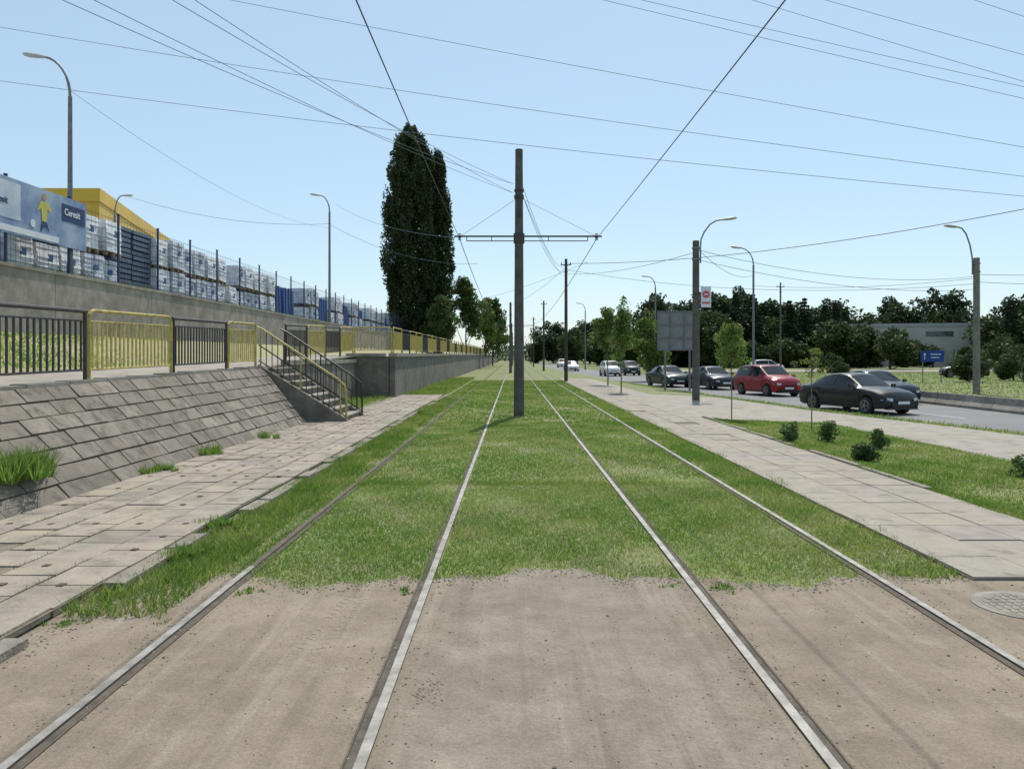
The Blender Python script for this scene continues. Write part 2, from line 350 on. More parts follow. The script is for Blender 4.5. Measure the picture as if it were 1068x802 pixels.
mb=MB(); mb.add([(-13.1,-25,3.86),(-400,-25,3.86),(-400,600,3.86),(-13.1,600,3.86)],[(0,3,2,1)]); bobj('yard_ground',mb,M['yard'],kind='structure')
mb=MB(); y=-3
while y<19.3:
    zc=(P(y)+P(y+1))/2; mb.box((-6.30,y+.5,zc-.005+random.uniform(-.008,.008)),(.22,.98,.10),rz=random.uniform(-.008,.008)); y+=1.0
bobj('slope_coping',mb,M['conc'],kind='structure')
mb=MB(); y=-25
while y<260:
    l=5.9 if y<120 else 20; mb.box((-13.06,y+l/2,3.0),(.28,l-.02,2.0)); mb.box((-13.06,y+l/2,4.03),(.36,l-.01,.09)); y+=l
bobj('retaining_wall',mb,M['conc'],label='long weathered grey concrete retaining wall along the yard',category='wall')
mb=MB(); y=31.0
while y<220:
    l=6 if y<120 else 20; z1=P(y+l/2); mb.box((-4.76,y+l/2,z1/2-.1),(.22,l-.02,z1+.2)); mb.m=1; mb.box((-4.74,y+l/2,z1+.05),(.34,l-.01,.14)); mb.m=0; y+=l
z1=P(31); mb.box((-5.76,31.1,z1/2-.1),(1.72,.22,z1+.2)); mb.m=1; mb.box((-5.8,31.06,z1+.055),(1.54,.34,.13))
mb.m=0; mb.box((-6.28,26.3,.66),(.2,9.3,1.5)); mb.m=1; mb.box((-6.27,26.3,1.5),(.26,9.3,.14))
bobj('platform_wall',mb,[M['concdark'],M['conc']],label='dark concrete platform wall with lighter coping',category='wall')
# stairs
r=root('stairs','concrete steps with black and yellow handrails down to the sidewalk','stairs',(-6.3,19.4,0))
mb=MB(); n=8; H=1.36; D=2.05
for i in range(n):
    z=H*(1-i/n); mb.box((D*(i+.5)/n+.06,1.1,z/2-.005),(D/n+.004*(i%2),1.86,z+.0)); mb.m=1; mb.box((D*(i+.5)/n+.075,1.1,z+.012),(D/n+.03,1.9,.035)); mb.m=0
bobj('steps',mb,[M['concdark'],M['walk']],r)
for yy in (.08,2.12):
    mb=MB(); mb.add([(0,yy-.08,-.02),(0,yy-.08,H+.12),(D+.15,yy-.08,.12),(D+.15,yy-.08,-.02),(0,yy+.08,-.02),(0,yy+.08,H+.12),(D+.15,yy+.08,.12),(D+.15,yy+.08,-.02)],[(0,3,2,1),(4,5,6,7),(1,2,6,5),(2,3,7,6),(0,1,5,4)])
    bobj('side_wall',mb,M['concdark'],r)
    near=yy<1; mb=MB(); hz=lambda x:H*(1-x/D)+.1
    mb.m=0 if near else 1
    mb.tube([(-.05,yy,hz(0)+.95),(.1,yy,hz(.1)+.95),(D-.1,yy,hz(D-.1)+.95),(D+.08,yy,hz(D)+.86),(D+.12,yy,hz(D)+.7),(D+.12,yy,.0)],.026,8)
    mb.m=1
    mb.tube([(0,yy,hz(0)+.5),(D+.1,yy,hz(D)+.45)],.018)
    mb.tube([(0,yy,hz(0)+.12),(D+.1,yy,hz(D)+.1)],.016)
    for k in range(15):
        x=D*k/14.5+.05
        mb.m=0 if (near and k%7==0) else 1
        mb.tube([(x,yy,hz(x)-.05 if k%7==0 else hz(x)+.1),(x,yy,hz(x)+.95)],.022 if k%7==0 else .012,5)
    bobj('handrail',mb,[M['yel'],M['blk']],r)
def panel_mesh(L,kind,dz=0):
    mb=MB(); n=max(3,int(L/.135)); pr=.028
    z=lambda y:dz*y/L
    if kind=='y':
        R=.12; pts=[(0,.03,0)]+[(0,.03,.9+z(.03))]+[(0,.03+R*(1-math.cos(t)),.9+z(.05)+R*math.sin(t)) for t in (.5,1.0,1.57)]+[(0,L-.03-R,1.02+z(L))]+[(0,L-.03-R*(1-math.cos(t)),.9+z(L)+R*math.sin(t)) for t in (1.0,.5)]+[(0,L-.03,.9+z(L)),(0,L-.03,z(L))]
        mb.tube(pts,pr,8)
    else:
        mb.tube([(0,.04,-.05),(0,.04,1.0)],pr,8); mb.tube([(0,0,1.0),(0,L,1.0+dz)],.030,8); mb.tube([(0,L-.04,-.05+dz),(0,L-.04,1.0+dz)],pr,8)
    mb.tube([(0,.03,.14),(0,L-.03,.14+dz)],.018,6); mb.tube([(0,.03,.86),(0,L-.03,.86+dz)],.014,6)
    for k in range(1,n):
        y=L*k/n+random.uniform(-.006,.006); mb.box((0,y,.5+z(y)),(.022,.030,.74))
    return mb
def railing(start,direction,segs,label,zfun,kinds):
    r=root('pedestrian_railing',label,'railing',start)
    sx,sy,_=start; pos=0
    for L,k in zip(segs,kinds):
        x=sx+direction[0]*pos; y=sy+direction[1]*pos; z=zfun(x,y)
        x2=sx+direction[0]*(pos+L); y2=sy+direction[1]*(pos+L); dz=zfun(x2,y2)-z
        o=bobj('railing_panel',panel_mesh(L-.04,k,dz),M['yel' if k=='y' else 'blk'],r,(x-sx,y-sy,z-start[2])); 
        if direction[0]: o.rotation_euler=(0,0,math.radians(-90))
        o['label']='yellow painted panel' if k=='y' else 'black painted panel'
        pos+=L
    return r
zf=lambda x,y:P(y)+.05
railing((-6.3,3.0,P(3)+.05),(0,1),[2.9,2.9,2.85,2.9,2.8,1.95],'yellow and black steel pedestrian railing above the paved slope',zf,['y','b','b','y','b','y'])
zf2=lambda x,y:P(y)+.1
railing((-6.28,21.7,P(21.7)+.1),(0,1),[2.3,2.3,2.3,2.3],'yellow and black steel railing beside the stair landing',zf2,['b','y','b','y'])
railing((-6.28,31.05,P(31)+.12),(1,0),[1.55],'short yellow steel railing across the wall end',lambda x,y:P(31)+.12,['y'])
segs=[2.5]*30+[5]*10
railing((-4.74,31.1,P(31)+.12),(0,1),segs,'long yellow and black railing on the platform wall',lambda x,y:P(y)+.12,['y' if i%3!=1 else 'b' for i in range(40)])
# blue yard fence
r=root('yard_fence','tall blue steel mesh fence on the retaining wall','fence',(-13.1,8.7,4.07))
pm=MB(); pm.box((0,0,1.15),(.06,.06,2.3)); pm.box((0,0,2.31),(.08,.08,.03)); pme=mkmesh('post',pm.v,pm.f,None,[M['fblue']])
pn=MB()
for k in range(1,14): pn.box((.0,k*2.9/14,1.1),(.005,.005,2.1))
for z in (.1,.77,1.43,2.1): pn.box((.006,1.45,z),(.006,2.84,.010))
pne=mkmesh('mesh_panel',pn.v,pn.f,None,[M['fblue']])
for i in range(34):
    obj('post',pme,r,(0,i*2.9,0)); 
    if i<33: obj('mesh_panel',pne,r,(0,i*2.9+.0,0))
def text(body,size,m,parent,loc,rot,name='lettering',ext=.004,bold=0.0):
    c=bpy.data.curves.new('t','FONT'); c.body=body; c.size=size; c.extrude=ext; c.offset=bold
    o=bpy.data.objects.new('t',c); COL.objects.link(o); dg=bpy.context.evaluated_depsgraph_get(); me=bpy.data.meshes.new_from_object(o.evaluated_get(dg)); bpy.data.objects.remove(o)
    me.materials.clear(); me.materials.append(m); p=obj(name,me,parent,loc); p.rotation_euler=rot; return p
RX_=(math.radians(90),0,math.radians(90))
r=root('advertising_banner','pale blue printed banner with football player hung on the fence','banner',(-12.98,18.2,4.85))
mb=MB(); mb.box((0,2.85,.72),(.02,5.7,1.44)); bobj('banner_sheet',mb,M['blueb'],r)
mb=MB(); mb.box((.014,1.75,.86),(.008,1.5,.95)); bobj('printed_field',mb,M['pale'],r)
mb=MB(); mb.box((.014,5.0,.98),(.008,1.2,.5)); bobj('printed_field',mb,M['navy'],r)
mb=MB(); mb.box((.014,2.3,.13),(.008,3.9,.16)); bobj('printed_band',mb,M['swhite'],r)
mb=MB(); mb.m=0; mb.cyl((.020,3.55,1.22),(.026,3.55,1.22),.10,n=16); mb.m=1; mb.add([(.022,3.38,1.1),(.022,3.72,1.1),(.022,3.92,.85),(.022,3.68,.9),(.022,3.66,.55),(.022,3.44,.55),(.022,3.40,.9),(.022,3.2,.78)],[(0,1,2,3),(0,3,4,5,6),(0,6,7)]); mb.m=3; mb.add([(.022,3.44,.54),(.022,3.66,.54),(.022,3.8,.28),(.022,3.58,.42),(.022,3.36,.24)],[(0,1,2,3,4)]); mb.m=2; mb.cyl((.022,3.02,.42),(.03,3.02,.42),.11,n=14)
bobj('printed_player',mb,[M['skin'],M['syel'],M['swhite'],M['navy']],r)
text('Ceresit',.27,M['swhite'],r,(.022,4.52,.92),RX_,bold=.004); text('Ceresit',.24,M['navy'],r,(.022,1.25,.75),RX_,bold=.004)
def pallet(loadm):
    r=root('pallet_stack','shrink-wrapped white sacks stacked on a wooden pallet','pallet of goods',group='goods pallets stacked in the yard')
    mb=MB()
    for k in range(5): mb.box((0,-.48+k*.24,.13),(1.2,.15,.022))
    for k in (-.55,0,.55):
        for q in (-.5,0,.5): mb.box((k,q,.06),(.1,.14,.115))
    bobj('pallet',mb,M['palw'],r)
    mb=MB()
    for k in range(7):
        for q in range(2):
            mb.box((random.uniform(-.03,.03),-.28+q*.56+random.uniform(-.018,.018),.145+.072+k*.148),(1.22,.57,.146),rz=random.uniform(-.03,.03),top=.955)
    bobj('wrapped_load',mb,loadm,r)
    mb=MB(); mb.box((.615,random.uniform(-.2,.2),.75),(.01,.26,.18)); bobj('paper_label',mb,M['lblue'],r)
    return r
p1=pallet(M['wrap']); p2=pallet(M['wrapg'])
p1.location=(-14.6,18.0,3.87); p2.location=(-14.6,19.4,3.87)
y=20.8; i=0
while y<90:
    if 27.6<y<31 or 46<y<52: y+=1.35; i+=1; continue
    lv=2 if (i%7) else 1
    for l in range(lv):
        src=p1 if random.random()<.6 else p2
        copy_thing(src,(-14.5+random.uniform(-.12,.12),y+random.uniform(-.06,.06),3.87+l*1.25),math.radians(random.uniform(-4,4)),scale=(1,1,random.uniform(.95,1.06)))
    if i%2==0 and y<62:
        for l in range(2): copy_thing(p1 if i%4 else p2,(-17.3,y,3.87+l*1.25),math.radians(random.uniform(-4,4)),scale=(1,1,1.06))
    y+=1.28; i+=1
    if y>56 and i%4==0: y+=2.9
for j,(yy,xx) in enumerate(((28.2,-14.7),(29.9,-14.75),(29.0,-16.6))):
    r=root('panel_stack','tall stack of grey-blue roofing sheets in the yard','stacked panels',(xx,yy,3.87),group='sheet stacks in the yard')
    mb=MB()
    for k in range(13): mb.box((random.uniform(-.03,.03),0,.14+k*.19),(1.3,1.5,.13),rz=random.uniform(-.01,.01))
    bobj('sheets',mb,M['rack'],r); mb=MB()
    for a in (-.5,.5):
        for k in range(13): mb.box((a,0,.045+k*.19),(.1,1.45,.055))
    bobj('spacers',mb,M['trim'],r)
for yy in (46.6,49.4,58.6,66,72.5,80,88):
    r=root('covered_load','blue tarpaulin covered load standing in the yard','covered goods',(-15.0,yy,3.87),group='blue covered loads in the yard')
    mb=MB(); mb.box((0,0,1.0),(1.9,2.3,2.0),top=.93); mb.box((0,0,2.06),(1.5,1.9,.13),top=.8)
    for q in (-.7,0,.7): mb.box((.0,q,1.05),(1.97,.05,2.02),top=.94)
    bobj('tarpaulin',mb,M['tarp'],r); mb=MB(); mb.box((0,0,.05),(2.0,2.4,.1)); bobj('pallet',mb,M['palw'],r)
def building(name,label,poly,z0,z1,m,roofm,trimh=.8,win=None):
    r=root(name,label,'building',(0,0,0))
    mb=MB(); n=len(poly); mb.add([(a,b,z0) for a,b in poly]+[(a,b,z1) for a,b in poly],[(i,(i+1)%n,n+(i+1)%n,n+i) for i in range(n)]+[tuple(range(n,2*n))]); bobj('wall',mb,m,r)
    mb=MB(); cx=sum(a for a,b in poly)/n; cy=sum(b for a,b in poly)/n; q=[(a+(a-cx)*.01,b+(b-cy)*.01) for a,b in poly]
    mb.add([(a,b,z1-trimh) for a,b in q]+[(a,b,z1+.15) for a,b in q],[(i,(i+1)%n,n+(i+1)%n,n+i) for i in range(n)]+[tuple(range(n,2*n)),tuple(range(n-1,-1,-1))]); bobj('roof',mb,roofm,r)
    if win:
        for (i,rows_,cols,w,h,zz,dz) in win:
            a=Vector((*poly[i],0));b=Vector((*poly[(i+1)%n],0)); d=b-a; L=d.length; d.normalize(); nr=Vector((d.y,-d.x,0)); rz=math.atan2(d.y,d.x)
            for rr in range(rows_):
                for c in range(cols):
                    p=a+d*(L*(c+.5)/cols)+nr*.03; mb=MB(); mb.box((p.x,p.y,zz+rr*dz),(w,.08,h),rz=rz); bobj('window',mb,M['glassb'],r)
    return r
building('warehouse','large yellow clad warehouse behind the stacked pallets',[(-48,57),(-30,57),(-36,83),(-56,83)],3.86,13.7,M['ybld'],M['ybld'],win=[(1,1,5,3.5,1.2,5.4,3)])
building('office_building','low grey building behind the yard',[(-25,128),(-16.5,128),(-16.5,140),(-25,140)],3.8,8.6,M['gbld'],M['gbld'],.5,win=[(0,1,4,1.4,1.3,6,2.6)])
building('industrial_hall','long low plain grey beige hall beyond the trees',[(50,165),(92,155),(98,185),(50,190)],-.5,8.2,M['wbld'],M['gbld'],.5,win=[(0,1,3,5,1.0,6.2,3)])
building('office_tower','distant grey building with flat roof',[(38,215),(45,215),(45,228),(38,228)],-.5,16.0,M['wbld'],M['gbld'],1,win=[(0,4,4,1.0,1.0,3,3.6)])
# ---------------------------------------------------------------- wires
def wire(p0,p1,sag=.3,r=.015,ext=0,m='wire',label='thin dark overhead cable against the sky',group='overhead cables'):
    r*=.8
    p0=Vector(p0);p1=Vector(p1)
    if ext: d=p1-p0; p0=p0-d*ext; p1=p1+d*ext
    n=22; pts=[]
    for i in range(n+1):
        t=i/n; p=p0.lerp(p1,t); p.z-=4*sag*t*(1-t); pts.append(p)
    mb=MB(); mb.tube(pts,r,5); return bobj('overhead_wire',mb,M[m],label=label,category='cable',group=group)
W=[((-39.2,60,27.3),(39,60,15.9),.9),((-39.2,60,23.2),(39,60,14.4),.9),((-20.9,60,28.9),(39,60,17.8),.3),((6.95,60,28.9),(39,60,21.4),.1),((9.9,60,28.9),(39,60,22.3),.1),((18.3,60,28.9),(39,60,22.7),.1),((23.8,60,28.9),(39,60,24.7),.05),((35.1,60,28.9),(39,60,27.6),0)]
for a,b,s in W: wire(a,b,s,.024,.25,'wiregrey','high power line cable crossing the open sky','high power lines')
CW='copper tram contact wire above the track'
for xa,xb in ((-1.5,-1.4),(2.35,2.43)):
    wire((xb,-7,4.95),(xb,7,4.85),.0,.0085,0,'wire',CW); wire((xb,7,4.85),(xa,22,4.98),.02,.0095,0,'wire',CW)
    wire((xa,22,4.98),(xa-.1,80,5.1),.5,.014,0,'wire',CW); wire((xa-.1,80,5.1),(xa,190,5.1),.8,.02,0,'wire',CW)
for xa,za in ((-5.16,5.75),(-5.0,5.85),(-3.9,5.75),(-3.75,5.82)):
    wire((xa,9,za),(.0,22,6.5 if za<5.8 else 6.25),.12,.006,0,'wiregrey'); wire((xa-.15,-3,za+.1),(xa,9,za),.02,.0055,0,'wiregrey')
    wire((.25,22,6.5 if za<5.8 else 6.25),(3.4,52.6,7.7 if za<5.8 else 7.4),.7,.009,0,'wiregrey')
wire((-1.6,22.05,5.0),(-9,40,9.4),.3,.008,0,'wiregrey'); wire((.35,22,6.0),(3.5,52.6,7.0),.4,.009)
wire((3.5,52.6,7.9),(24,25,8.0),.9,.02); wire((7.4,31.8,6.0),(25,42.4,6.0),.6,.012); wire((7.4,31.8,5.6),(25,42.4,5.3),.5,.012); wire((3.5,52.6,7.5),(25,42.4,5.6),.8,.013); wire((3.5,52.6,7.2),(7.4,31.8,5.9),.3,.013)
wire((25,42.4,6.1),(34,40,6.3),.2,.014); wire((25,42.4,5.7),(34,40,5.6),.2,.014); wire((25,42.4,5.9),(16.6,54.6,6.6),.3,.013); wire((7.4,31.8,6.1),(16.6,54.6,7.3),.5,.013)
wire((-28,57,13.3),(-13.2,57,11.3),.7,.016,0,'wiregrey'); wire((-13.2,57,11.2),(-2.5,57,8.4),.8,.014,0,'wiregrey'); wire((-13.2,23.3,9.6),(-13.2,57,11.0),.9,.008,0,'wiregrey')
wire((3.5,52.6,7.6),(-.2,80,6.9),.3,.013); wire((-4.5,95,8.5),(5,52.6,8),.3,.013)
# ---------------------------------------------------------------- poles and lamps
def tram_pole(loc,H=7.45):
    r=root('tram_pole','dark concrete tram pole with bracket arm between the tracks','pole',loc,group='tram poles between the tracks')
    mb=MB(); mb.cyl((0,0,-.1),(0,0,H),.150,.105,16); mb.cyl((0,0,H),(0,0,H+.04),.115,.10,12); bobj('shaft',mb,M['pole'],r,smooth=40)
    mb=MB(); z=5.05; ox=-loc[0]
    mb.tube([(ox-1.65,0,z),(ox+2.5,0,z)],.026,8); mb.tube([(ox-1.3,0,z-.13),(ox+2.1,0,z-.13)],.014,6)
    for x in (ox-1.3,ox-.6,ox+1.0,ox+2.1): mb.tube([(x,0,z-.13),(x,0,z)],.012,5)
    mb.tube([(ox-1.45,0,z+.02),(0,0,z+1.1)],.005,5); mb.tube([(ox+2.3,0,z+.02),(0,0,z+1.1)],.005,5)
    mb.cyl((0,0,z-.2),(0,0,z+.08),.155,.155,14); mb.cyl((0,0,z+1.05),(0,0,z+1.15),.14,.14,14); mb.cyl((0,0,6.3),(0,0,6.36),.14,.14,12); mb.box((0,-.14,5.7),(.10,.12,.2))
    bobj('bracket_arm',mb,M['iron'],r)
    for x in (ox-1.5,ox+2.35):
        mb=MB()
        for k in range(4): mb.cyl((x,0,z+.02+k*.05-.12),(x,0,z+.045+k*.05-.12),.055,.035,8)
        bobj('insulator',mb,M['trim'],r)
    return r
tp=tram_pole((.17,22.1,0))
for p in ((-.25,80,0),(-.2,130,0),(-.1,180,0)):
    copy_thing(tp,p,scale=(1,1,.96))
def street_lamp(loc,H,arm,mshaft,label,r0=.09,rz=0,armbase=None,straight=False,ar=None,hs=1.0):
    r=root('street_lamp',label,'street lamp',loc,rz,group='street lamps')
    mb=MB(); hb=armbase if armbase else H-1.2
    mb.cyl((0,0,-.3),(0,0,hb),r0,r0*(.85 if straight else .72),12)
    if not straight: mb.cyl((0,0,-.05),(0,0,.5),r0*1.25,r0*1.2,12)
    bobj('shaft',mb,mshaft,r,smooth=40)
    ar=ar or r0*.5
    mb=MB()
    if straight:
        b0=-(r0+.03); pts=[(b0,0,hb-.9),(b0,0,hb-.25),(b0-.02,0,hb+.05),(b0-arm*.18,0,hb+(H-hb)*.42),(b0-arm*.45,0,hb+(H-hb)*.78),(b0-arm*.75,0,hb+(H-hb)*.96),(b0-arm,0,H)]
        for zz in (hb-.75,hb-.3): mb.cyl((0,0,zz-.03),(0,0,zz+.03),r0*1.05,r0*1.05,12)
        mb.tube(pts,ar,8)
    else:
        pts=[(0,0,hb-.6)]
        for k in range(9):
            t=k/8*math.pi/2*.93; pts.append((-arm*(1-math.cos(t)),0,hb+(H-hb)*math.sin(t)))
        mb.tube(pts,[ar]*4+[ar*.8]*6,8)
    bobj('arm',mb,M['galv'],r,smooth=60)
    ex,ez=pts[-1][0],pts[-1][2]
    mb=MB(); n=10; prof=[(-.0,.05),(-.12,.085),(-.35,.12),(-.6,.13),(-.78,.09),(-.84,.03)]
    V=[]
    for a,w in prof:
        a*=hs; w*=hs
        for j in range(n):
            t=2*math.pi*j/n; V.append((ex+a+.05,w*1.15*math.cos(t),ez+w*.62*math.sin(t)-(a*.12)+.0))
    F=[(i*n+j,i*n+(j+1)%n,(i+1)*n+(j+1)%n,(i+1)*n+j) for i in range(len(prof)-1) for j in range(n)]+[tuple(range(n)),tuple(range(len(V)-1,len(V)-n-1,-1))]
    mb.add(V,F); bobj('lamp_head',mb,M['lampgrey'],r,smooth=50)
    return r
street_lamp((-13.35,23.7,3.95),6.75,.85,M['galv'],'tall grey steel street lamp with curved arm by the fence',.085,hs=.85)
street_lamp((-13.3,57,3.95),9.4,.7,M['galv'],'tall thin grey street lamp behind the fence',.10)
street_lamp((-22.8,45,3.9),7.0,.4,M['galv'],'grey street lamp beside the yellow warehouse',.08,rz=math.radians(200),hs=.8)
street_lamp((16.7,54.6,-.4),9.6,.9,M['galv'],'grey street lamp with curved arm beyond the road',.09)
street_lamp((15.4,85,-.4),10.7,.8,M['galv'],'grey street lamp beside the far road',.11)
street_lamp((25,42.4,-.36),9.0,.75,M['polelight'],'concrete lamp pole with angled steel arm behind the barrier',.19,armbase=7.35,straight=True,ar=.04)
street_lamp((11.5,125,-.4),10.5,.8,M['galv'],'grey street lamp beside the far road',.11)
street_lamp((7.4,31.8,-.1),7.3,.85,M['pole'],'dark concrete pole with angled steel lamp arm on the pavement',.155,rz=math.radians(180),armbase=6.45,straight=True,ar=.03,hs=.8)
def cable_pole(loc,H,m,label,r=.13):
    q=root('utility_pole',label,'pole',loc,group='utility poles along the track'); mb=MB(); mb.cyl((0,0,-.2),(0,0,H),r,r*.7,12); bobj('shaft',mb,m,q,smooth=40)
    mb=MB(); mb.cyl((0,0,H-.45),(0,0,H-.38),r*.95,r*.95,12); mb.cyl((0,0,H-.9),(0,0,H-.83),r*.98,r*.98,12); mb.box((.0,-.02,H-.4),(.7,.06,.06))
    for k in (-.3,.3): mb.cyl((k,-.02,H-.38),(k,-.02,H-.22),.035,.02,8)
    bobj('crossarm',mb,M['iron'],q); return q
cp=cable_pole((3.55,52.6,0),8.2,M['wood'],'dark brown utility pole beside the tram tracks')
cable_pole((24.5,72,-.35),8.8,M['pole'],'slender dark pole in front of far trees',.10)
for p in ((3.6,92,0),(3.4,130,0),(-3.6,140,0),(4,175,0)): copy_thing(cp,p)
r=root('pole_sign','white poster sign with pinkish red print on concrete pole','sign',(7.76,31.62,3.65))
mb=MB(); mb.box((0,0,.42),(.40,.05,.84)); bobj('panel',mb,M['swhite'],r); mb=MB(); mb.cyl((0,-.028,.52),(0,-.04,.52),.145,.145,20); mb.box((0,-.03,.18),(.30,.012,.07)); bobj('printed_emblem',mb,M['red'],r)
mb=MB(); mb.box((0,-.044,.52),(.16,.006,.05)); bobj('printed_bar',mb,M['swhite'],r)
mb=MB(); mb.box((-.24,.08,.6),(.12,.05,.05)); mb.box((-.24,.08,.2),(.12,.05,.05)); bobj('bracket',mb,M['iron'],r)
r=root('billboard','grey back of a framed billboard on steel posts','billboard',(9.4,45,-.2))
mb=MB(); mb.box((0,0,3.35),(2.2,.08,2.2)); bobj('board',mb,M['sgrey'],r)
mb=MB()
for z in (2.25,2.95,3.7,4.45): mb.box((0,-.07,z),(2.3,.06,.05))
for x in (-1.12,-.4,.4,1.12): mb.box((x,-.075,3.35),(.05,.07,2.3))
bobj('frame',mb,M['galv'],r)
for x in (-.7,.7): mb=MB(); mb.cyl((x,-.05,-.1),(x,-.05,2.3),.06,.06,10); bobj('post',mb,M['galv'],r)
r=root('road_sign','blue direction sign with small white arrow on two posts','road sign',(32.0,60,-.35))
mb=MB(); mb.box((0,0,2.05),(1.75,.06,.85)); bobj('panel',mb,M['sblue'],r)
mb=MB(); mb.box((-.6,-.04,1.98),(.05,.012,.4)); mb.add([(-.72,-.045,2.15),(-.48,-.045,2.15),(-.6,-.045,2.32)],[(0,1,2)]); mb.box((.25,-.04,2.2),(.8,.012,.06)); mb.box((.2,-.04,1.95),(.65,.012,.06)); bobj('arrow',mb,M['swhite'],r)
for x in (-.7,.7): mb=MB(); mb.cyl((x,.06,-.1),(x,.06,2.4),.04,.04,8); bobj('post',mb,M['galv'],r)
r=root('concrete_barrier','low grey concrete road barrier beyond the carriageway','barrier',(18.45,0,-.38)); 
for k in range(20):
    mb=MB(); y0=6+k*2.0; s=[(-.22,0),(-.22,.08),(-.1,.25),(-.075,.5),(.075,.5),(.1,.25),(.22,.08),(.22,0)]
    mb.add([(a,y0+.01,b) for a,b in s]+[(a,y0+1.98,b) for a,b in s],[(i,(i+1)%8,8+(i+1)%8,8+i) for i in range(8)]+[tuple(range(8)),tuple(range(15,7,-1))]); bobj('barrier_segment',mb,M['conc'],r)
r=root('manhole_cover','round cast iron manhole cover in the dusty pavement','manhole cover',(3.42,5.25,.008))
mb=MB(); mb.cyl((0,0,-.02),(0,0,.004),.32,.32,32); bobj('frame',mb,M['conc'],r); mb=MB(); mb.cyl((0,0,-.01),(0,0,.006),.27,.27,32)
for k in range(-4,5):
    w=math.sqrt(max(.24**2-(k*.055)**2,0))
    for q in range(-3,4):
        if abs(q*.07)<w*.95: mb.box((k*.055,q*.07,.0075),(.028,.045,.004))
bobj('lid',mb,M['kerb'],r)
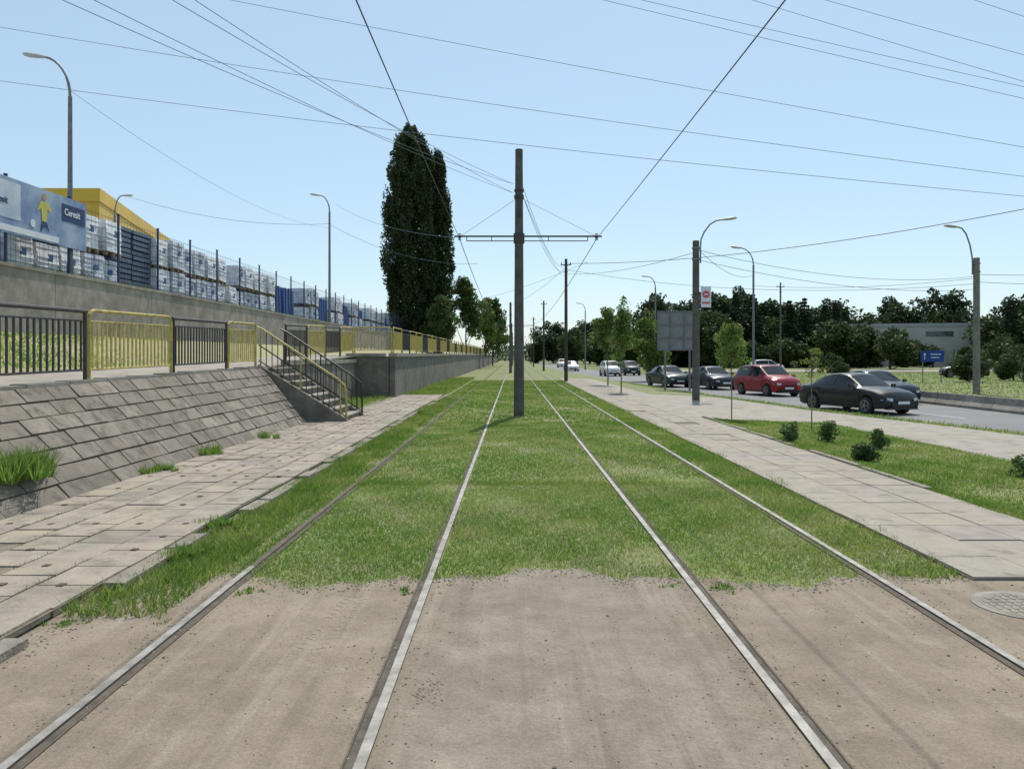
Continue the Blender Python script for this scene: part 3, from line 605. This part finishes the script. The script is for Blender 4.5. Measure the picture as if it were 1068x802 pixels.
# ---------------------------------------------------------------- cars
def car_master(kind,pm,label):
    r=root('car',label,'car',group='cars on the road')
    if kind=='sedan':
        S=[(-2.3,.36,.74,.80,.74,.62),(-2.24,.26,.86,.95,.82,.70),(-2.0,.2,.92,1.01,.87,.72),(-1.62,.2,.94,1.04,.89,.70),(-.95,.2,.945,1.36,.90,.59),(-.55,.2,.945,1.43,.90,.60),(-.1,.2,.94,1.45,.90,.61),(.3,.2,.93,1.40,.90,.60),(1.08,.2,.91,.98,.89,.70),(1.7,.2,.83,.90,.87,.66),(2.08,.22,.72,.79,.81,.60),(2.24,.26,.60,.66,.74,.52),(2.3,.34,.50,.54,.68,.48)]; cab=(-1.55,-.98,.32,1.02); wh=(-1.38,1.42)
    else:
        S=[(-2.02,.36,.86,1.0,.80,.68),(-1.99,.26,.94,1.15,.85,.68),(-1.9,.2,.99,1.38,.87,.66),(-1.65,.2,1.0,1.55,.88,.66),(-1.2,.2,1.0,1.60,.88,.67),(-.3,.2,.99,1.62,.88,.68),(.35,.2,.98,1.57,.88,.66),(1.12,.2,.96,1.10,.87,.70),(1.55,.2,.90,1.02,.85,.66),(1.82,.22,.82,.92,.80,.62),(1.96,.26,.70,.76,.75,.56),(2.02,.36,.56,.60,.70,.5)]; cab=(-1.93,-1.62,.37,1.07); wh=(-1.24,1.26)
    S=np.array(S); xs=set(S[:,0].tolist()); R=.37
    for w in wh:
        for d in (-.37,-.33,-.25,-.13,0,.13,.25,.33,.37): xs.add(round(w+d,3))
    for q in np.arange(S[0,0],S[-1,0],.2): xs.add(round(float(q),3))
    xs=sorted(xs)
    def col(k,x): return float(np.interp(x,S[:,0],S[:,k]))
    V=[];n=0
    for x in xs:
        zb,zs,zt,w,wt=[col(k,x) for k in range(1,6)]
        for c in wh:
            if abs(x-c)<=R: zb=max(zb,.31+math.sqrt(max(R*R-(x-c)**2,0)))
        zb=min(zb,zs-.12)
        h=[(0,zb),(w*.94,zb),(w*.99,zb+(zs-zb)*.3),(w,zb+(zs-zb)*.6),(w*.985,zs-.05),(w*.95,zs),(wt*1.0,zt-.045),(wt*.86,zt-.008),(0,zt+.012)]
        ring=h+[(-a,b) for a,b in h[-2:0:-1]]; n=len(ring); V+=[(x,a,b) for a,b in ring]
    F=[(i*n+j,i*n+(j+1)%n,(i+1)*n+(j+1)%n,(i+1)*n+j) for i in range(len(xs)-1) for j in range(n)]+[tuple(range(n)),tuple(range(len(V)-1,len(V)-n-1,-1))]
    mb=MB(); mb.add(V,F)
    mb.m=1
    for s in (-1,1):
        mb.box((.02,s*.885,.24),(1.9,.05,.07))
        for xx in (-.95 if kind=='sedan' else -.9,-.18,.88): mb.box((xx,s*(col(4,xx)*.992),.62),(.012,.012,.55))
    mb.box((S[-1,0]-.1,0,.24),(.2,1.3,.08))
    bobj('body',mb,[pm,M['trim']],r,smooth=32)
    def sp(x,t,s,o=.008):
        zs,zt,w,wt=col(2,x),col(3,x),col(4,x),col(5,x); a=Vector((x,s*w*.95,zs)); b=Vector((x,s*wt,zt-.045)); p=a.lerp(b,t); nn=Vector((0,s*(b.z-a.z),abs(a.y-b.y))).normalized() if (b-a).length>.02 else Vector((0,s,0)); return p+nn*o
    bp=-.18
    for s in (-1,1):
        for (a,b) in ((cab[0]+.12,bp-.03),(bp+.03,cab[3]-.1)):
            X=np.linspace(a,b,8); VV=[];
            for x in X: VV+=[sp(x,.07,s),sp(x,.93,s)]
            mb=MB(); mb.add(VV,[(2*i,2*i+2,2*i+3,2*i+1) for i in range(7)]); bobj('side_window',mb,M['cglass'],r)
    def glass(x0,x1,name):
        X=np.linspace(x0,x1,5); VV=[]
        d=Vector((x1-x0,0,col(3,x1)-col(3,x0))).normalized(); nn=Vector((-d.z,0,d.x)); nn=nn if nn.z>0 else -nn
        for x in X:
            wt,zt=col(5,x),col(3,x)
            for a,dz in ((-.9,-.012),(-.45,.004),(0,.013),(.45,.004),(.9,-.012)): VV.append(Vector((x,a*wt,zt+dz))+nn*.008)
        mb=MB(); mb.add(VV,[(i*5+j,i*5+j+1,i*5+j+6,i*5+j+5) for i in range(4) for j in range(4)]); bobj(name,mb,M['cglass'],r,smooth=60)
    glass(cab[2]+.04,cab[3]+.02,'windscreen'); glass(cab[0]-.02,cab[1]-.03,'rear_window')
    xf=S[-1,0]; xr=S[0,0]; hz_=0.0 if kind=='sedan' else .1
    for s in (-1,1):
        mb=MB(); mb.add([(xf-.36,s*.80,.62),(xf-.36,s*.79,.74),(xf-.06,s*.62,.61),(xf-.02,s*.44,.60),(xf-.01,s*.44,.50),(xf-.05,s*.68,.50),(xf-.2,s*.785,.53)],[(0,1,2,6),(6,2,5),(2,3,4,5)] if s<0 else [(6,2,1,0),(5,2,6),(5,4,3,2)])
        for i,v in enumerate(mb.v): mb.v[i]=(v[0]+.025,v[1]+s*.018,v[2]+hz_)
        bobj('headlight',mb,M['hl'],r)
        mb=MB(); mb.box((xr+.12,s*.76,.80+hz_),(.22,.16,.16)); bobj('tail_light',mb,M['tl'],r)
        mb=MB(); mb.box((cab[3]-.18,s*.97,.99+hz_*.5),(.12,.17,.12),top=.8); mb.box((cab[3]-.16,s*.89,.95+hz_*.5),(.05,.1,.04)); bobj('mirror',mb,pm,r)
    mb=MB(); mb.box((xf-.0,0,.36),(.06,1.0,.13)); mb.box((xf-.01,0,.53+hz_*.5),(.05,.7,.06)); bobj('grille',mb,M['trim'],r)
    mb=MB(); mb.box((xf+.035,0,.44),(.012,.5,.10)); bobj('number_plate',mb,M['plate'],r)
    for w in wh:
        for s in (-1,1):
            wr=bpy.data.objects.new('wheel',None); COL.objects.link(wr); wr.parent=r; wr.location=(w,s*.79,.31); wr.empty_display_size=.1
            mb=MB(); mb.cyl((0,-.1,0),(0,.1,0),.315,.315,24); bobj('tyre',mb,M['tyre'],wr)
            mb=MB(); mb.m=0
            y=s*.105
            mb.cyl((0,s*.09,0),(0,y,0),.215,.205,20); mb.m=1; mb.cyl((0,y,0),(0,y+s*.004,0),.185,.185,20); mb.m=0
            for k in range(5):
                a=k*2*math.pi/5; mb.tube([(0,y+s*.006,0),(.2*math.cos(a),y+s*.006,.2*math.sin(a))],.022,4)
            bobj('rim',mb,[M['rim'],M['trim']],wr)
    return r
PB=paint('paint_black',(.010,.011,.013)); PR=paint('paint_red',(.28,.012,.018)); PG=paint('paint_dark_green',(.018,.035,.032)); PW=paint('paint_white',(.7,.7,.69)); PD=paint('paint_dark_blue',(.010,.014,.026))
def hd(a): return math.radians(-90+a)
c1=car_master('sedan',PB,'shiny black sedan driving on the road with silver rims'); c1.location=(13.0,29.8,-.39); c1.rotation_euler=(0,0,hd(18))
c2=car_master('hatch',PR,'red boxy hatchback driving on the road'); c2.location=(13.65,42.2,-.39); c2.rotation_euler=(0,0,hd(14))
copy_thing(c1,(16.6,36.2,-.39),hd(10),label='dark blue sedan driving behind the black sedan',matswap={PB:PD})
copy_thing(c1,(12.8,50.5,-.39),hd(8),label='dark blue sedan driving on the road',matswap={PB:PD})
copy_thing(c1,(10.75,54.5,-.39),hd(10),label='dark green sedan driving near the kerb',matswap={PB:PG})
copy_thing(c2,(12.9,87,-.39),hd(4),label='small black hatchback far along the road',matswap={PR:PB})
copy_thing(c2,(10.4,84,-.39),hd(4),label='white hatchback far along the road',matswap={PR:PW})
copy_thing(c1,(8.3,112,-.39),hd(3),label='white sedan far along the road',matswap={PB:PW})
copy_thing(c2,(9.4,150,-.39),hd(0),label='white hatchback in the distance',matswap={PR:PW})
copy_thing(c2,(43,75,-.34),math.radians(160),label='dark hatchback parked beyond the verge',matswap={PR:PB})
copy_thing(c2,(33,102,-.34),math.radians(5),label='white hatchback on the side road',matswap={PR:PW})
# ---------------------------------------------------------------- vegetation
def leaves(name,C,size,col,parent=None,elong=.6,flat=0.0,**k):
    n=len(C); d=rng.normal(size=(n,3)); d[:,2]+=flat*2; d/=np.linalg.norm(d,axis=1)[:,None]
    e=rng.normal(size=(n,3)); u=np.cross(d,e); u/=np.linalg.norm(u,axis=1)[:,None]; v=np.cross(d,u)
    s=(size*rng.uniform(.6,1.3,n))[:,None]; u=u*s*.5; v=v*s*.5*elong
    V=np.stack([C-u,C+v*.9-u*.1,C+u,C-v*.9-u*.1],1).reshape(-1,3); F=np.arange(4*n).reshape(-1,4); Cc=np.repeat(col,4,axis=0)
    return obj(name,mkmesh(name,V,F,Cc,[M['leaf']]),parent,**k)
def clump_tree(centers,rad,nl,base,varc=.35):
    out=[];cc=[]
    for c,r_ in zip(centers,rad):
        p=rng.normal(size=(nl,3)); p/=np.linalg.norm(p,axis=1)[:,None]; p*=(rng.uniform(.35,1,nl)**.6)[:,None]*np.array(r_)
        out.append(c+p); g=1+rng.uniform(-varc,varc); q=np.array(base)*g*np.array([1+rng.uniform(-.12,.2),1,1-rng.uniform(0,.2)])
        cc.append(q[None,:]*rng.uniform(.7,1.3,(nl,1)))
    return np.vstack(out),np.vstack(cc)
def poplar(loc,H,R,z0,nc,label,prof_):
    r=root('poplar_tree',label,'tree',loc,group='tall poplars')
    mb=MB(); mb.tube([(0,0,-.5),(.05,0,H*.3),(0,.1,H*.7),(0,0,H*.97)],[.5,.4,.2,.05],10)
    for k in range(40):
        a=random.uniform(0,6.28); h=random.uniform(z0,H*.85); L=R*random.uniform(.5,.8)*(1-h/H*.4); mb.tube([(0,0,h),(L*.55*math.cos(a),L*.55*math.sin(a),h+L*.9),(L*.8*math.cos(a),L*.8*math.sin(a),h+L*2.0)],[.1,.06,.02],5)
    bobj('trunk',mb,M['bark'],r)
    C=[];Rr=[]
    for k in range(nc):
        t=(k+rng.uniform(0,1))/nc; prof=np.interp(t,[0,.08,.35,.65,.85,.95,1],prof_); a=rng.uniform(0,6.28); rr=R*prof*rng.uniform(.1,.98)**.5*(1+.05*math.sin(a*3+t*9)+.04*math.sin(t*31+a)); rr=rr*.86
        C.append((rr*math.cos(a),rr*math.sin(a),z0+t*(H-z0))); q=rng.uniform(.5,.8)*(.6+.4*prof); Rr.append((q*.75,q*.75,q*1.9))
    P_,Cc=clump_tree(np.array(C),Rr,85,(.045,.070,.026),.3)
    leaves('crown',P_,.34,Cc,r); return r
poplar((-12.4,95,2.4),26.6,3.75,2.0,820,'tall dense dark poplar tree beside the platform',[.6,.8,1,.95,.78,.5,.15])
poplar((-9.35,97,2.2),24.2,2.35,1.4,470,'slimmer tall poplar growing against its neighbour',[.8,.95,1,.85,.6,.4,.12])
def tree(loc,H,R,zc,base,nc=60,nl=60,ls=.3,label='leafy green tree',name='tree',trunk=.15,group='roadside trees',bark='bark',flat=.8,cs=(.16,.34)):
    r=root(name,label,'tree',loc,group=group)
    mb=MB(); top=zc+(H-zc)*.75; mb.tube([(0,0,-.3),(trunk*.3,0,zc*.6),(-trunk*.3,trunk*.4,zc),(0,0,top)],[trunk,trunk*.85,trunk*.7,trunk*.15],8)
    mid=(zc+H)/2
    C=[];Rr=[]
    lob=[(rng.uniform(0,6.28),rng.uniform(.2,.75),rng.uniform(-.7,.85)) for _ in range(8)]
    for k in range(nc):
        a,q,zz=lob[k%8]; a+=rng.normal()*.55; q=abs(q+rng.normal()*.18); zz=max(-1,min(1,zz+rng.normal()*.3)); env=math.sqrt(max(1-zz*zz*.85,.05))
        rr=R*min(q,1)*env; C.append((rr*math.cos(a),rr*math.sin(a),mid+zz*(H-zc)/2*.92)); s=R*rng.uniform(*cs); Rr.append((s,s,s*flat))
    for k in range(9):
        c=C[k*3%len(C)]; h=zc+(top-zc)*random.uniform(-.1,.5); mb.tube([(0,0,h),(c[0]*.5,c[1]*.5,(h+c[2])/2),c],[trunk*.45,trunk*.28,trunk*.06],5)
    bobj('trunk',mb,M[bark],r)
    P_,Cc=clump_tree(np.array(C),Rr,nl,base,.4); leaves('crown',P_,ls,Cc,r); return r
def conifer(loc,H,R,base,label):
    r=root('conifer_tree',label,'tree',loc,group='trees across the road')
    mb=MB(); mb.tube([(0,0,-.3),(0,0,H*.5),(0,0,H*.98)],[.28,.18,.03],8); bobj('trunk',mb,M['bark'],r)
    C=[];Rr=[]; t=.06
    while t<.99:
        rr=R*(1-t)**.85*(1+.12*math.sin(t*40)); nb=max(3,int(9*(1-t))+2); a0=rng.uniform(0,6.28)
        for k in range(nb):
            a=a0+k*6.28/nb+rng.normal()*.2; L=rr*rng.uniform(.7,1.08)
            for q in (.35,.7,1.0):
                C.append((L*q*math.cos(a),L*q*math.sin(a),H*t-L*q*.22)); s=max(.28,rr*.22*(1.25-q*.6)); Rr.append((s,s,s*.55))
        t+=.045
    P_,Cc=clump_tree(np.array(C),Rr,22,base,.4); leaves('crown',P_,.5,Cc,r); return r
LG=(.15,.22,.05); MG=(.085,.135,.04); DG=(.045,.075,.03); YG=(.15,.23,.06)
tree((-6.2,104,2),10.0,2.9,.8,MG,120,80,.36,'round green tree beside the platform',group='trees by the platform')
tree((-3.9,112,2),8.0,2.5,.6,LG,90,70,.35,'light green tree behind the platform railing',group='trees by the platform')
tree((-8.4,92,2),6.6,2.3,.6,MG,90,80,.33,'bushy green tree beneath the poplars',group='trees by the platform')
tree((-3.2,128,1.9),9.2,2.2,.6,MG,80,70,.4,'green tree near the track',group='trees by the platform')
tree((-2.9,150,1.5),6.5,2.4,.4,LG,60,60,.45,'yellow green tree near the track',group='trees by the platform')
tree((-16.5,118,3.8),4.6,3,.5,DG,50,50,.35,'low dark bushy tree in the yard',group='trees by the platform')
tree((4.95,36,0),4.35,.66,1.2,YG,60,60,.12,'slender young street tree with thin trunk',trunk=.035,bark='barkl',group='young street trees',flat=1.2,cs=(.25,.42))
tree((5.55,46,0),4.5,.9,1.0,YG,60,60,.15,'young street tree with light green crown',trunk=.045,bark='barkl',group='young street trees',cs=(.25,.42))
tree((11.6,66,-.3),5.6,1.9,.8,LG,80,70,.24,'young leafy tree beside the road',trunk=.07,bark='barkl',group='young street trees',cs=(.2,.38))
tree((5.95,21.4,0),2.5,.56,1.15,(.20,.28,.07),50,50,.085,'small sapling with drooping light green leaves',name='sapling',trunk=.018,bark='barkl',group='saplings in grass',flat=1.1,cs=(.2,.36))
tree((6.95,18.3,-.08),1.9,.55,1.3,(.20,.26,.07),16,34,.065,'small sapling with sparse spreading crown',name='sapling',trunk=.016,bark='barkl',group='saplings in grass',flat=.6,cs=(.16,.30))
def shrub(loc,R,H,base,label,n=30):
    r=root('shrub',label,'shrub',loc,group='small shrubs in the grass'); C=[];Rr=[]
    for k in range(n):
        a=rng.uniform(0,6.28); q=rng.uniform(0,.8); z=rng.uniform(.12,.9); C.append((R*q*math.cos(a)*(1.1-z*.5),R*q*math.sin(a)*(1.1-z*.5),H*z)); s=R*rng.uniform(.2,.35); Rr.append((s,s,s))
    mb=MB()
    for c in C[:10]: mb.tube([(0,0,0),(c[0]*.5,c[1]*.5,c[2]*.6),c],[.012,.008,.003],4)
    bobj('stem',mb,M['bark'],r); P_,Cc=clump_tree(np.array(C),Rr,55,base,.3); leaves('foliage',P_,.05,Cc,r)
shrub((5.4,15.3,-.01),.26,.42,(.14,.22,.08),'small rounded green shrub in the grass strip'); shrub((6.3,15.7,-.04),.3,.42,(.14,.22,.08),'small rounded green shrub in the grass strip')
shrub((6.75,14.5,-.06),.27,.4,(.15,.23,.08),'small rounded green shrub in the grass strip'); shrub((5.7,12.7,-.02),.32,.24,(.05,.085,.03),'low spreading dark green foliage')  # last clump is lower and flatter, with a darker leaf colour
shrub((7.4,11.3,-.1),.3,.35,(.12,.19,.06),'small rounded green shrub in the grass strip')
m1=tree((28,150,-.4),14,6.5,1.2,DG,130,75,.75,'large dark green tree across the road',trunk=.35,group='trees across the road')
m2=tree((36,140,-.4),10,5.5,.8,(.06,.095,.032),110,75,.65,'broad green tree across the road',trunk=.3,group='trees across the road')
m3=tree((60,125,-.4),6.4,4.5,.2,(.06,.095,.032),110,75,.55,'bushy green tree across the road',trunk=.25,group='trees across the road')
for (x,y,s,w) in ((37,150,1,0),(43,158,1.0,0),(49,148,.9,1),(33,158,1.0,0),(24,160,.72,1),(58,150,.9,2),(53,152,.8,1),(66,150,.9,2),(95,145,.95,1),(103,150,1.1,0),(112,155,1.1,0),(95,200,1.35,0),(84,205,1.3,0),(74,210,1.2,0),(104,190,1.3,0),(43,140,.8,2),(49,138,.8,2),(19,170,.7,1),(15,200,.9,1),(21,215,.95,0),(120,150,1.2,0),(30,230,1.1,0),(52,235,1.2,0),(110,170,1.1,1),(36,165,.95,1),(12,235,.9,0),(7,240,.7,1),(87,140,.9,2),(73,146,.75,2),(79,148,.7,2),(62,140,.85,1),(57,138,.8,1),(50,160,1.05,0),(55,162,1.0,0),(60,160,.9,0),(40,160,1.1,0),(46,162,1.1,0),(82,142,.62,2),(98,150,1.0,0),(91,148,1.0,1)):
    copy_thing((m1,m2,m3)[w],(x,y,-.4),random.uniform(0,6.28),(s*random.uniform(.95,1.25),s*random.uniform(.95,1.25),s*random.uniform(.85,1.05)))
for (x,y,s) in ((36,147,1.0),(44.5,146,1.05),(47.5,150,.9),(51,145,.95),(54.5,147,1.02),(58,146,.85),(61,149,.95),(64,152,.8),(55,156,1.05),(90,142,.9),(93.5,140,1.0),(98,141,.85),(32,152,.9),(29,158,1.0),(68,150,.62)):
    copy_thing(m4,(x,y,-.4),random.uniform(0,6.28),(s*random.uniform(.9,1.2),s*random.uniform(.9,1.2),s)) if 'm4' in globals() else None
m4=conifer((41,145,-.4),14,3.9,(.035,.060,.030),'dark pointed conifer across the road')
for (x,y,s) in ((36,147,.95),(44.5,146,1.0),(47.5,150,.9),(51,145,.9),(54.5,147,.95),(58,146,.85),(61,149,.9),(64,152,.8),(90,142,.9),(93.5,140,.95),(98,141,.85),(32,152,.85),(29,158,.95),(68,150,.62)):
    copy_thing(m4,(x,y,-.4),random.uniform(0,6.28),(s*random.uniform(.95,1.35),s*random.uniform(.95,1.35),s))
for (x,y,s) in ((36,62,.34),(42,66,.36),(48,70,.4),(40,52,.25),(33,50,.2),(52,80,.5),(31,75,.25),(64,104,.7),(38,95,.38)): copy_thing(m3,(x,y,-.4),random.uniform(0,6.28),s,label='low rounded green bush on the verge')
C=[]
for k in range(420):
    x=rng.uniform(-160,260); y=rng.uniform(300,360); h=rng.uniform(2,8)+2*math.sin(x*.07); C.append((x,y,h*.55))
P_,Cc=clump_tree(np.array(C),[(4.5,3,3.4)]*len(C),45,(.075,.115,.07),.3)
leaves('distant_woodland',P_,1.5,Cc,kind='stuff')
def pat(x,y): return (np.sin(x*1.7+y*.9+1)+np.sin(x*.8-y*1.3+2)+np.sin(x*3.9+y*2.3)+np.sin(x*2.6-y*4.1+.7))/4
def pat2(x,y): return (np.sin(x*.9+y*.33+3)+np.sin(x*2.1-y*.7+1.2)+np.sin(x*5.3+y*3.1)+np.sin(x*7.6-y*6.1+.7))/4
def grass(name,xf,y0,y1,n,hmin,hmax,w,zf=lambda x,y:0*x,avoid=True,dry=.5,hole=None,zoff=0,bright=1.0,bare=.62):
    y=rng.uniform(y0,y1,n); a,b=xf; x=rng.uniform(a,b,n) if not callable(a) else a(y)+(b(y)-a(y))*rng.uniform(0,1,n)
    keep=np.ones(n,bool)
    if avoid:
        for i,q in enumerate(RX):
            cl=.034+.014*np.sin(y*3+q)+.010*np.sin(y*11)
            if i==0: cl=np.where(y>6.6,.008+.03*np.clip(np.sin(y*1.7),0,1),cl)
            if i==3: cl=cl*.85
            keep&=np.abs(x-q)>cl
    if hole is not None: keep&=~hole(x,y)
    p=pat(x,y); keep&=(p+rng.normal(0,.35,n))<bare
    x=x[keep];y=y[keep];n=len(x); p=p[keep]
    h=rng.uniform(hmin,hmax,n)*(1+.35*pat(x*1.3+4,y*1.1)+.5*np.clip(pat(x*4+1,y*3.3),0,1)); ang=rng.uniform(0,6.28,n); la=rng.uniform(0,6.28,n); le=rng.uniform(.2,1.2,n)*h
    base=np.stack([x,y,zf(x,y)+zoff],1); pr=np.stack([np.cos(ang),np.sin(ang),0*ang],1)*(w*rng.uniform(.6,1.3,n))[:,None]
    tip=base+np.stack([np.cos(la)*le,np.sin(la)*le,h],1)
    V=np.stack([base-pr,base+pr,tip],1).reshape(-1,3); F=np.arange(3*n).reshape(-1,3)
    g1=np.array([.145,.26,.040]);g2=np.array([.29,.38,.08]);g3=np.array([.46,.41,.20])
    p2=pat2(x,y)
    m=np.clip(.42+.5*p+.45*p2+rng.normal(0,.22,n),0,1)[:,None]; c=g1*(1-m)+g2*m; isd=(rng.uniform(0,1,n)<np.clip(.07+dry*(.26*(p+.4)+.3*p2),0.03,.6)); c[isd]=g3*rng.uniform(.7,1.1,(isd.sum(),1)); c*=rng.uniform(.75,1.25,(n,1))*bright
    return obj(name,mkmesh(name,V,F,np.repeat(c,3,axis=0),[M['blade']]),kind='stuff')
ed=np.vectorize(edgeY)
hole=lambda x,y:y<(ed(x)+rng.normal(0,.10,len(x))-.03)
grass('grass_near',(-2.72,3.4),5.6,10.5,150000,.010,.036,.004,hole=hole)
grass('grass_middle',(-2.74,3.42),10.2,20,100000,.015,.042,.007)
grass('grass_far',(-2.76,3.44),19.5,55,75000,.02,.055,.017)
grass('grass_verge',(lambda y:-2.86-.06*np.sin(y*2.7)-.05*np.sin(y*6.1),lambda y:-2.25+0*y),5.0,30,40000,.03,.10,.006,avoid=False,bright=.95)
grass('grass_edge_verge',(lambda y:2.85+0*y,lambda y:3.50+.06*np.sin(y*1.9)+.04*np.sin(y*5)),5.9,30,18000,.02,.07,.006,avoid=False)
grass('grass_island_edge',(lambda y:5.12-.05*np.sin(y*2.3)+0*y,lambda y:5.4+0*y),5.5,21,9000,.03,.08,.006,avoid=False)
grass('grass_island',(5.25,8.45),4,21,82000,.015,.05,.009,zf=lambda x,y:np.vectorize(gz)(x,y),avoid=False,dry=.7)
grass('grass_wall_foot',(-4.6,-2.9),33,60,16000,.05,.16,.02,avoid=False); grass('grass_stair_side',(-6.1,-4.7),21.7,31,7000,.05,.2,.012,avoid=False)
grass('grass_bank',(-12.8,-9.0),4,60,36000,.03,.10,.016,zf=lambda x,y:np.interp(x,[-12.95,-10.9,-8.9],[2.3,1.86,1.42]),avoid=False,dry=1.1,bright=1.2)
grass('grass_roadside',(lambda y:np.interp(y,EN[0],EN[1])-.95,lambda y:np.interp(y,EN[0],EN[1])-.18),6,60,9000,.04,.12,.014,zf=lambda x,y:0*x-.27,avoid=False,dry=.9)
grass('grass_far_verge',(18.9,60),10,98,40000,.04,.12,.05,zf=lambda x,y:0*x-.35,avoid=False,dry=.7)
grass('weeds_wall_top',(-14.0,-13.25),8,60,12000,.1,.40,.02,zf=lambda x,y:0*x+3.87,avoid=False,dry=.2,bright=.7)
n=4500; k=rng.integers(1,5,n); x=-5.02+k*.42+rng.normal(0,.012,n); y=rng.uniform(3,30,n)
keep=np.sin(y*2.3+k*1.7)+np.sin(y*.9+k)>.7; x=x[keep];y=y[keep]; n=len(x)
b=np.stack([x,y,0*x+.05],1); a=rng.uniform(0,6.28,n); pr=np.stack([np.cos(a),np.sin(a),0*a],1)*.005; tip=b+np.stack([rng.normal(0,.015,n),rng.normal(0,.015,n),rng.uniform(.03,.06,n)],1)
obj('joint_weeds',mkmesh('joint_weeds',np.stack([b-pr,b+pr,tip],1).reshape(-1,3),np.arange(3*n).reshape(-1,3),np.repeat(np.array([[.16,.22,.05]])*rng.uniform(.6,1.4,(n,1)),3,axis=0),[M['blade']]),kind='stuff')
def tuft(loc,R,H,n,label,name='weed_tuft',w=.006):
    nb=max(6,n//45); bx=rng.normal(0,R*.30,nb); by=rng.normal(0,R*.36,nb); bx[0]=by[0]=0; k=rng.integers(0,nb,n); hk=rng.uniform(.45,1,nb)
    a=rng.uniform(0,6.28,n); q=R*.30*np.sqrt(rng.uniform(0,1,n)); b=np.stack([bx[k]+q*np.cos(a)*.5,by[k]+q*np.sin(a)*.5,0*a],1); h=H*hk[k]*rng.uniform(.3,1,n)
    tip=b+np.stack([np.cos(a)*h*rng.uniform(.1,.9,n),np.sin(a)*h*rng.uniform(.1,.9,n),h],1); pr=np.stack([np.cos(a+1.5),np.sin(a+1.5),0*a],1)*w
    V=np.stack([b-pr,b+pr,tip],1).reshape(-1,3); c=np.array([.16,.27,.05])*rng.uniform(.6,1.4,(n,1)); me=mkmesh(name,V,np.arange(3*n).reshape(-1,3),np.repeat(c,3,axis=0),[M['blade']])
    return obj(name,me,loc=loc,label=label,category='weed',group='weeds in paving joints')
tuft((-5.38,8.5,.36),.52,.42,2600,'large green grass tuft growing from the paved slope',w=.008)
tuft((-5.0,13.0,.08),.42,.2,900,'green weeds at the foot of the slope'); tuft((-4.95,10.9,.08),.34,.14,700,'green weeds at the foot of the slope'); tuft((-4.9,15.5,.08),.35,.2,500,'green weeds at the foot of the slope')
tuft((-2.62,22.5,0),.2,.4,250,'upright green weed beside the kerb'); tuft((-2.74,6.4,.03),.3,.12,500,'weeds over the kerb edge'); tuft((-2.76,5.5,.0),.25,.08,400,'weeds over the kerb edge'); tuft((-2.78,4.9,.0),.2,.05,250,'weeds over the kerb edge'); tuft((-2.8,7.6,.04),.3,.13,450,'weeds over the kerb edge')
tuft((-.76,5.6,.0),.12,.04,150,'small grass tuft beside the rail'); tuft((1.15,5.7,.0),.12,.035,90,'small grass tuft beside the rail'); tuft((-2.2,4.9,.0),.1,.03,90,'small grass tuft beside the rail'); tuft((-1.9,5.6,.0),.16,.05,150,'small grass tuft beside the rail'); tuft((1.5,5.65,0),.22,.045,220,'small grass tuft beside the rail')
mb=MB()
for k in range(1100):
    x=random.uniform(-2.7,3.8); y=random.uniform(2.3,5.9); rr=random.uniform(.0018,.0055)*(2.2 if random.random()<.05 else 1); mb.ico((x,y,.007+rr*.3),rr,(1,1,.6),.3)
for q in RX:
    for k in range(200): rr=random.uniform(.002,.008); mb.ico((q+random.choice((-1,1))*abs(random.gauss(.08,.06)),random.uniform(2.4,6),.008),rr,(1,1,.6),.3)
for k in range(60):
    rr=random.uniform(.003,.008); mb.ico((-.42+random.gauss(0,.04),3.9+random.gauss(0,.1),.008),rr,(1,1,.6),.3)
for k in range(600):
    x=random.uniform(-2.6,3.4); rr=random.uniform(.003,.011); mb.ico((x,edgeY(x)-abs(random.gauss(0,.12)),.009),rr,(1,1,.6),.3)
for k in range(250):
    rr=random.uniform(.003,.010); mb.ico((-2.75+random.gauss(0,.06),random.uniform(3,6),.009),rr,(1,1,.6),.3)
bobj('pebbles',mb,M['stone'],kind='stuff')
mb=MB()
for k in range(14):
    y=4.40+k*.075
    for s in (-1,1):
        if random.random()<.85: mb.box((-1.16+s*.055+k*.006,y+.02,.006),(.08,.022,.006),rz=s*.5+random.uniform(-.1,.1),top=.5)
bobj('tyre_track_mud',mb,M['mud'],kind='stuff')
# ---------------------------------------------------------------- light, world, camera
az=math.radians(13); el=math.radians(57)
w=bpy.data.worlds.new('World'); scene.world=w; w.use_nodes=True; nt=w.node_tree; bg=nt.nodes['Background']
sk=nt.nodes.new('ShaderNodeTexSky'); sk.sky_type='NISHITA'; sk.sun_disc=False; sk.sun_elevation=el; sk.sun_rotation=az; sk.air_density=1.0; sk.dust_density=.5; sk.ozone_density=1.6
mx=nt.nodes.new('ShaderNodeMixRGB'); mx.inputs[0].default_value=.52; mx.inputs[2].default_value=(4.2,5.7,6.6,1)
nt.links.new(sk.outputs[0],mx.inputs[1]); nt.links.new(mx.outputs[0],bg.inputs[0]); bg.inputs[1].default_value=.138
sd=bpy.data.lights.new('sun','SUN'); sd.energy=4.1; sd.angle=math.radians(.5); sd.color=(1,.945,.86); so=bpy.data.objects.new('sun',sd); COL.objects.link(so)
so.rotation_euler=Vector((-math.sin(az)*math.cos(el),-math.cos(az)*math.cos(el),-math.sin(el))).to_track_quat('-Z','Y').to_euler(); so.location=(20,20,40)
cd=bpy.data.cameras.new('camera'); cam=bpy.data.objects.new('camera',cd); COL.objects.link(cam); cam.location=(0,0,1.67); cam.rotation_euler=(math.radians(90),0,0)
cd.sensor_width=36; cd.lens=27.64; cd.shift_y=-29/1068; cd.shift_x=-1/1068; cd.clip_end=4000; scene.camera=cam
scene.view_settings.view_transform='Standard'; scene.view_settings.look='None'; scene.view_settings.exposure=0
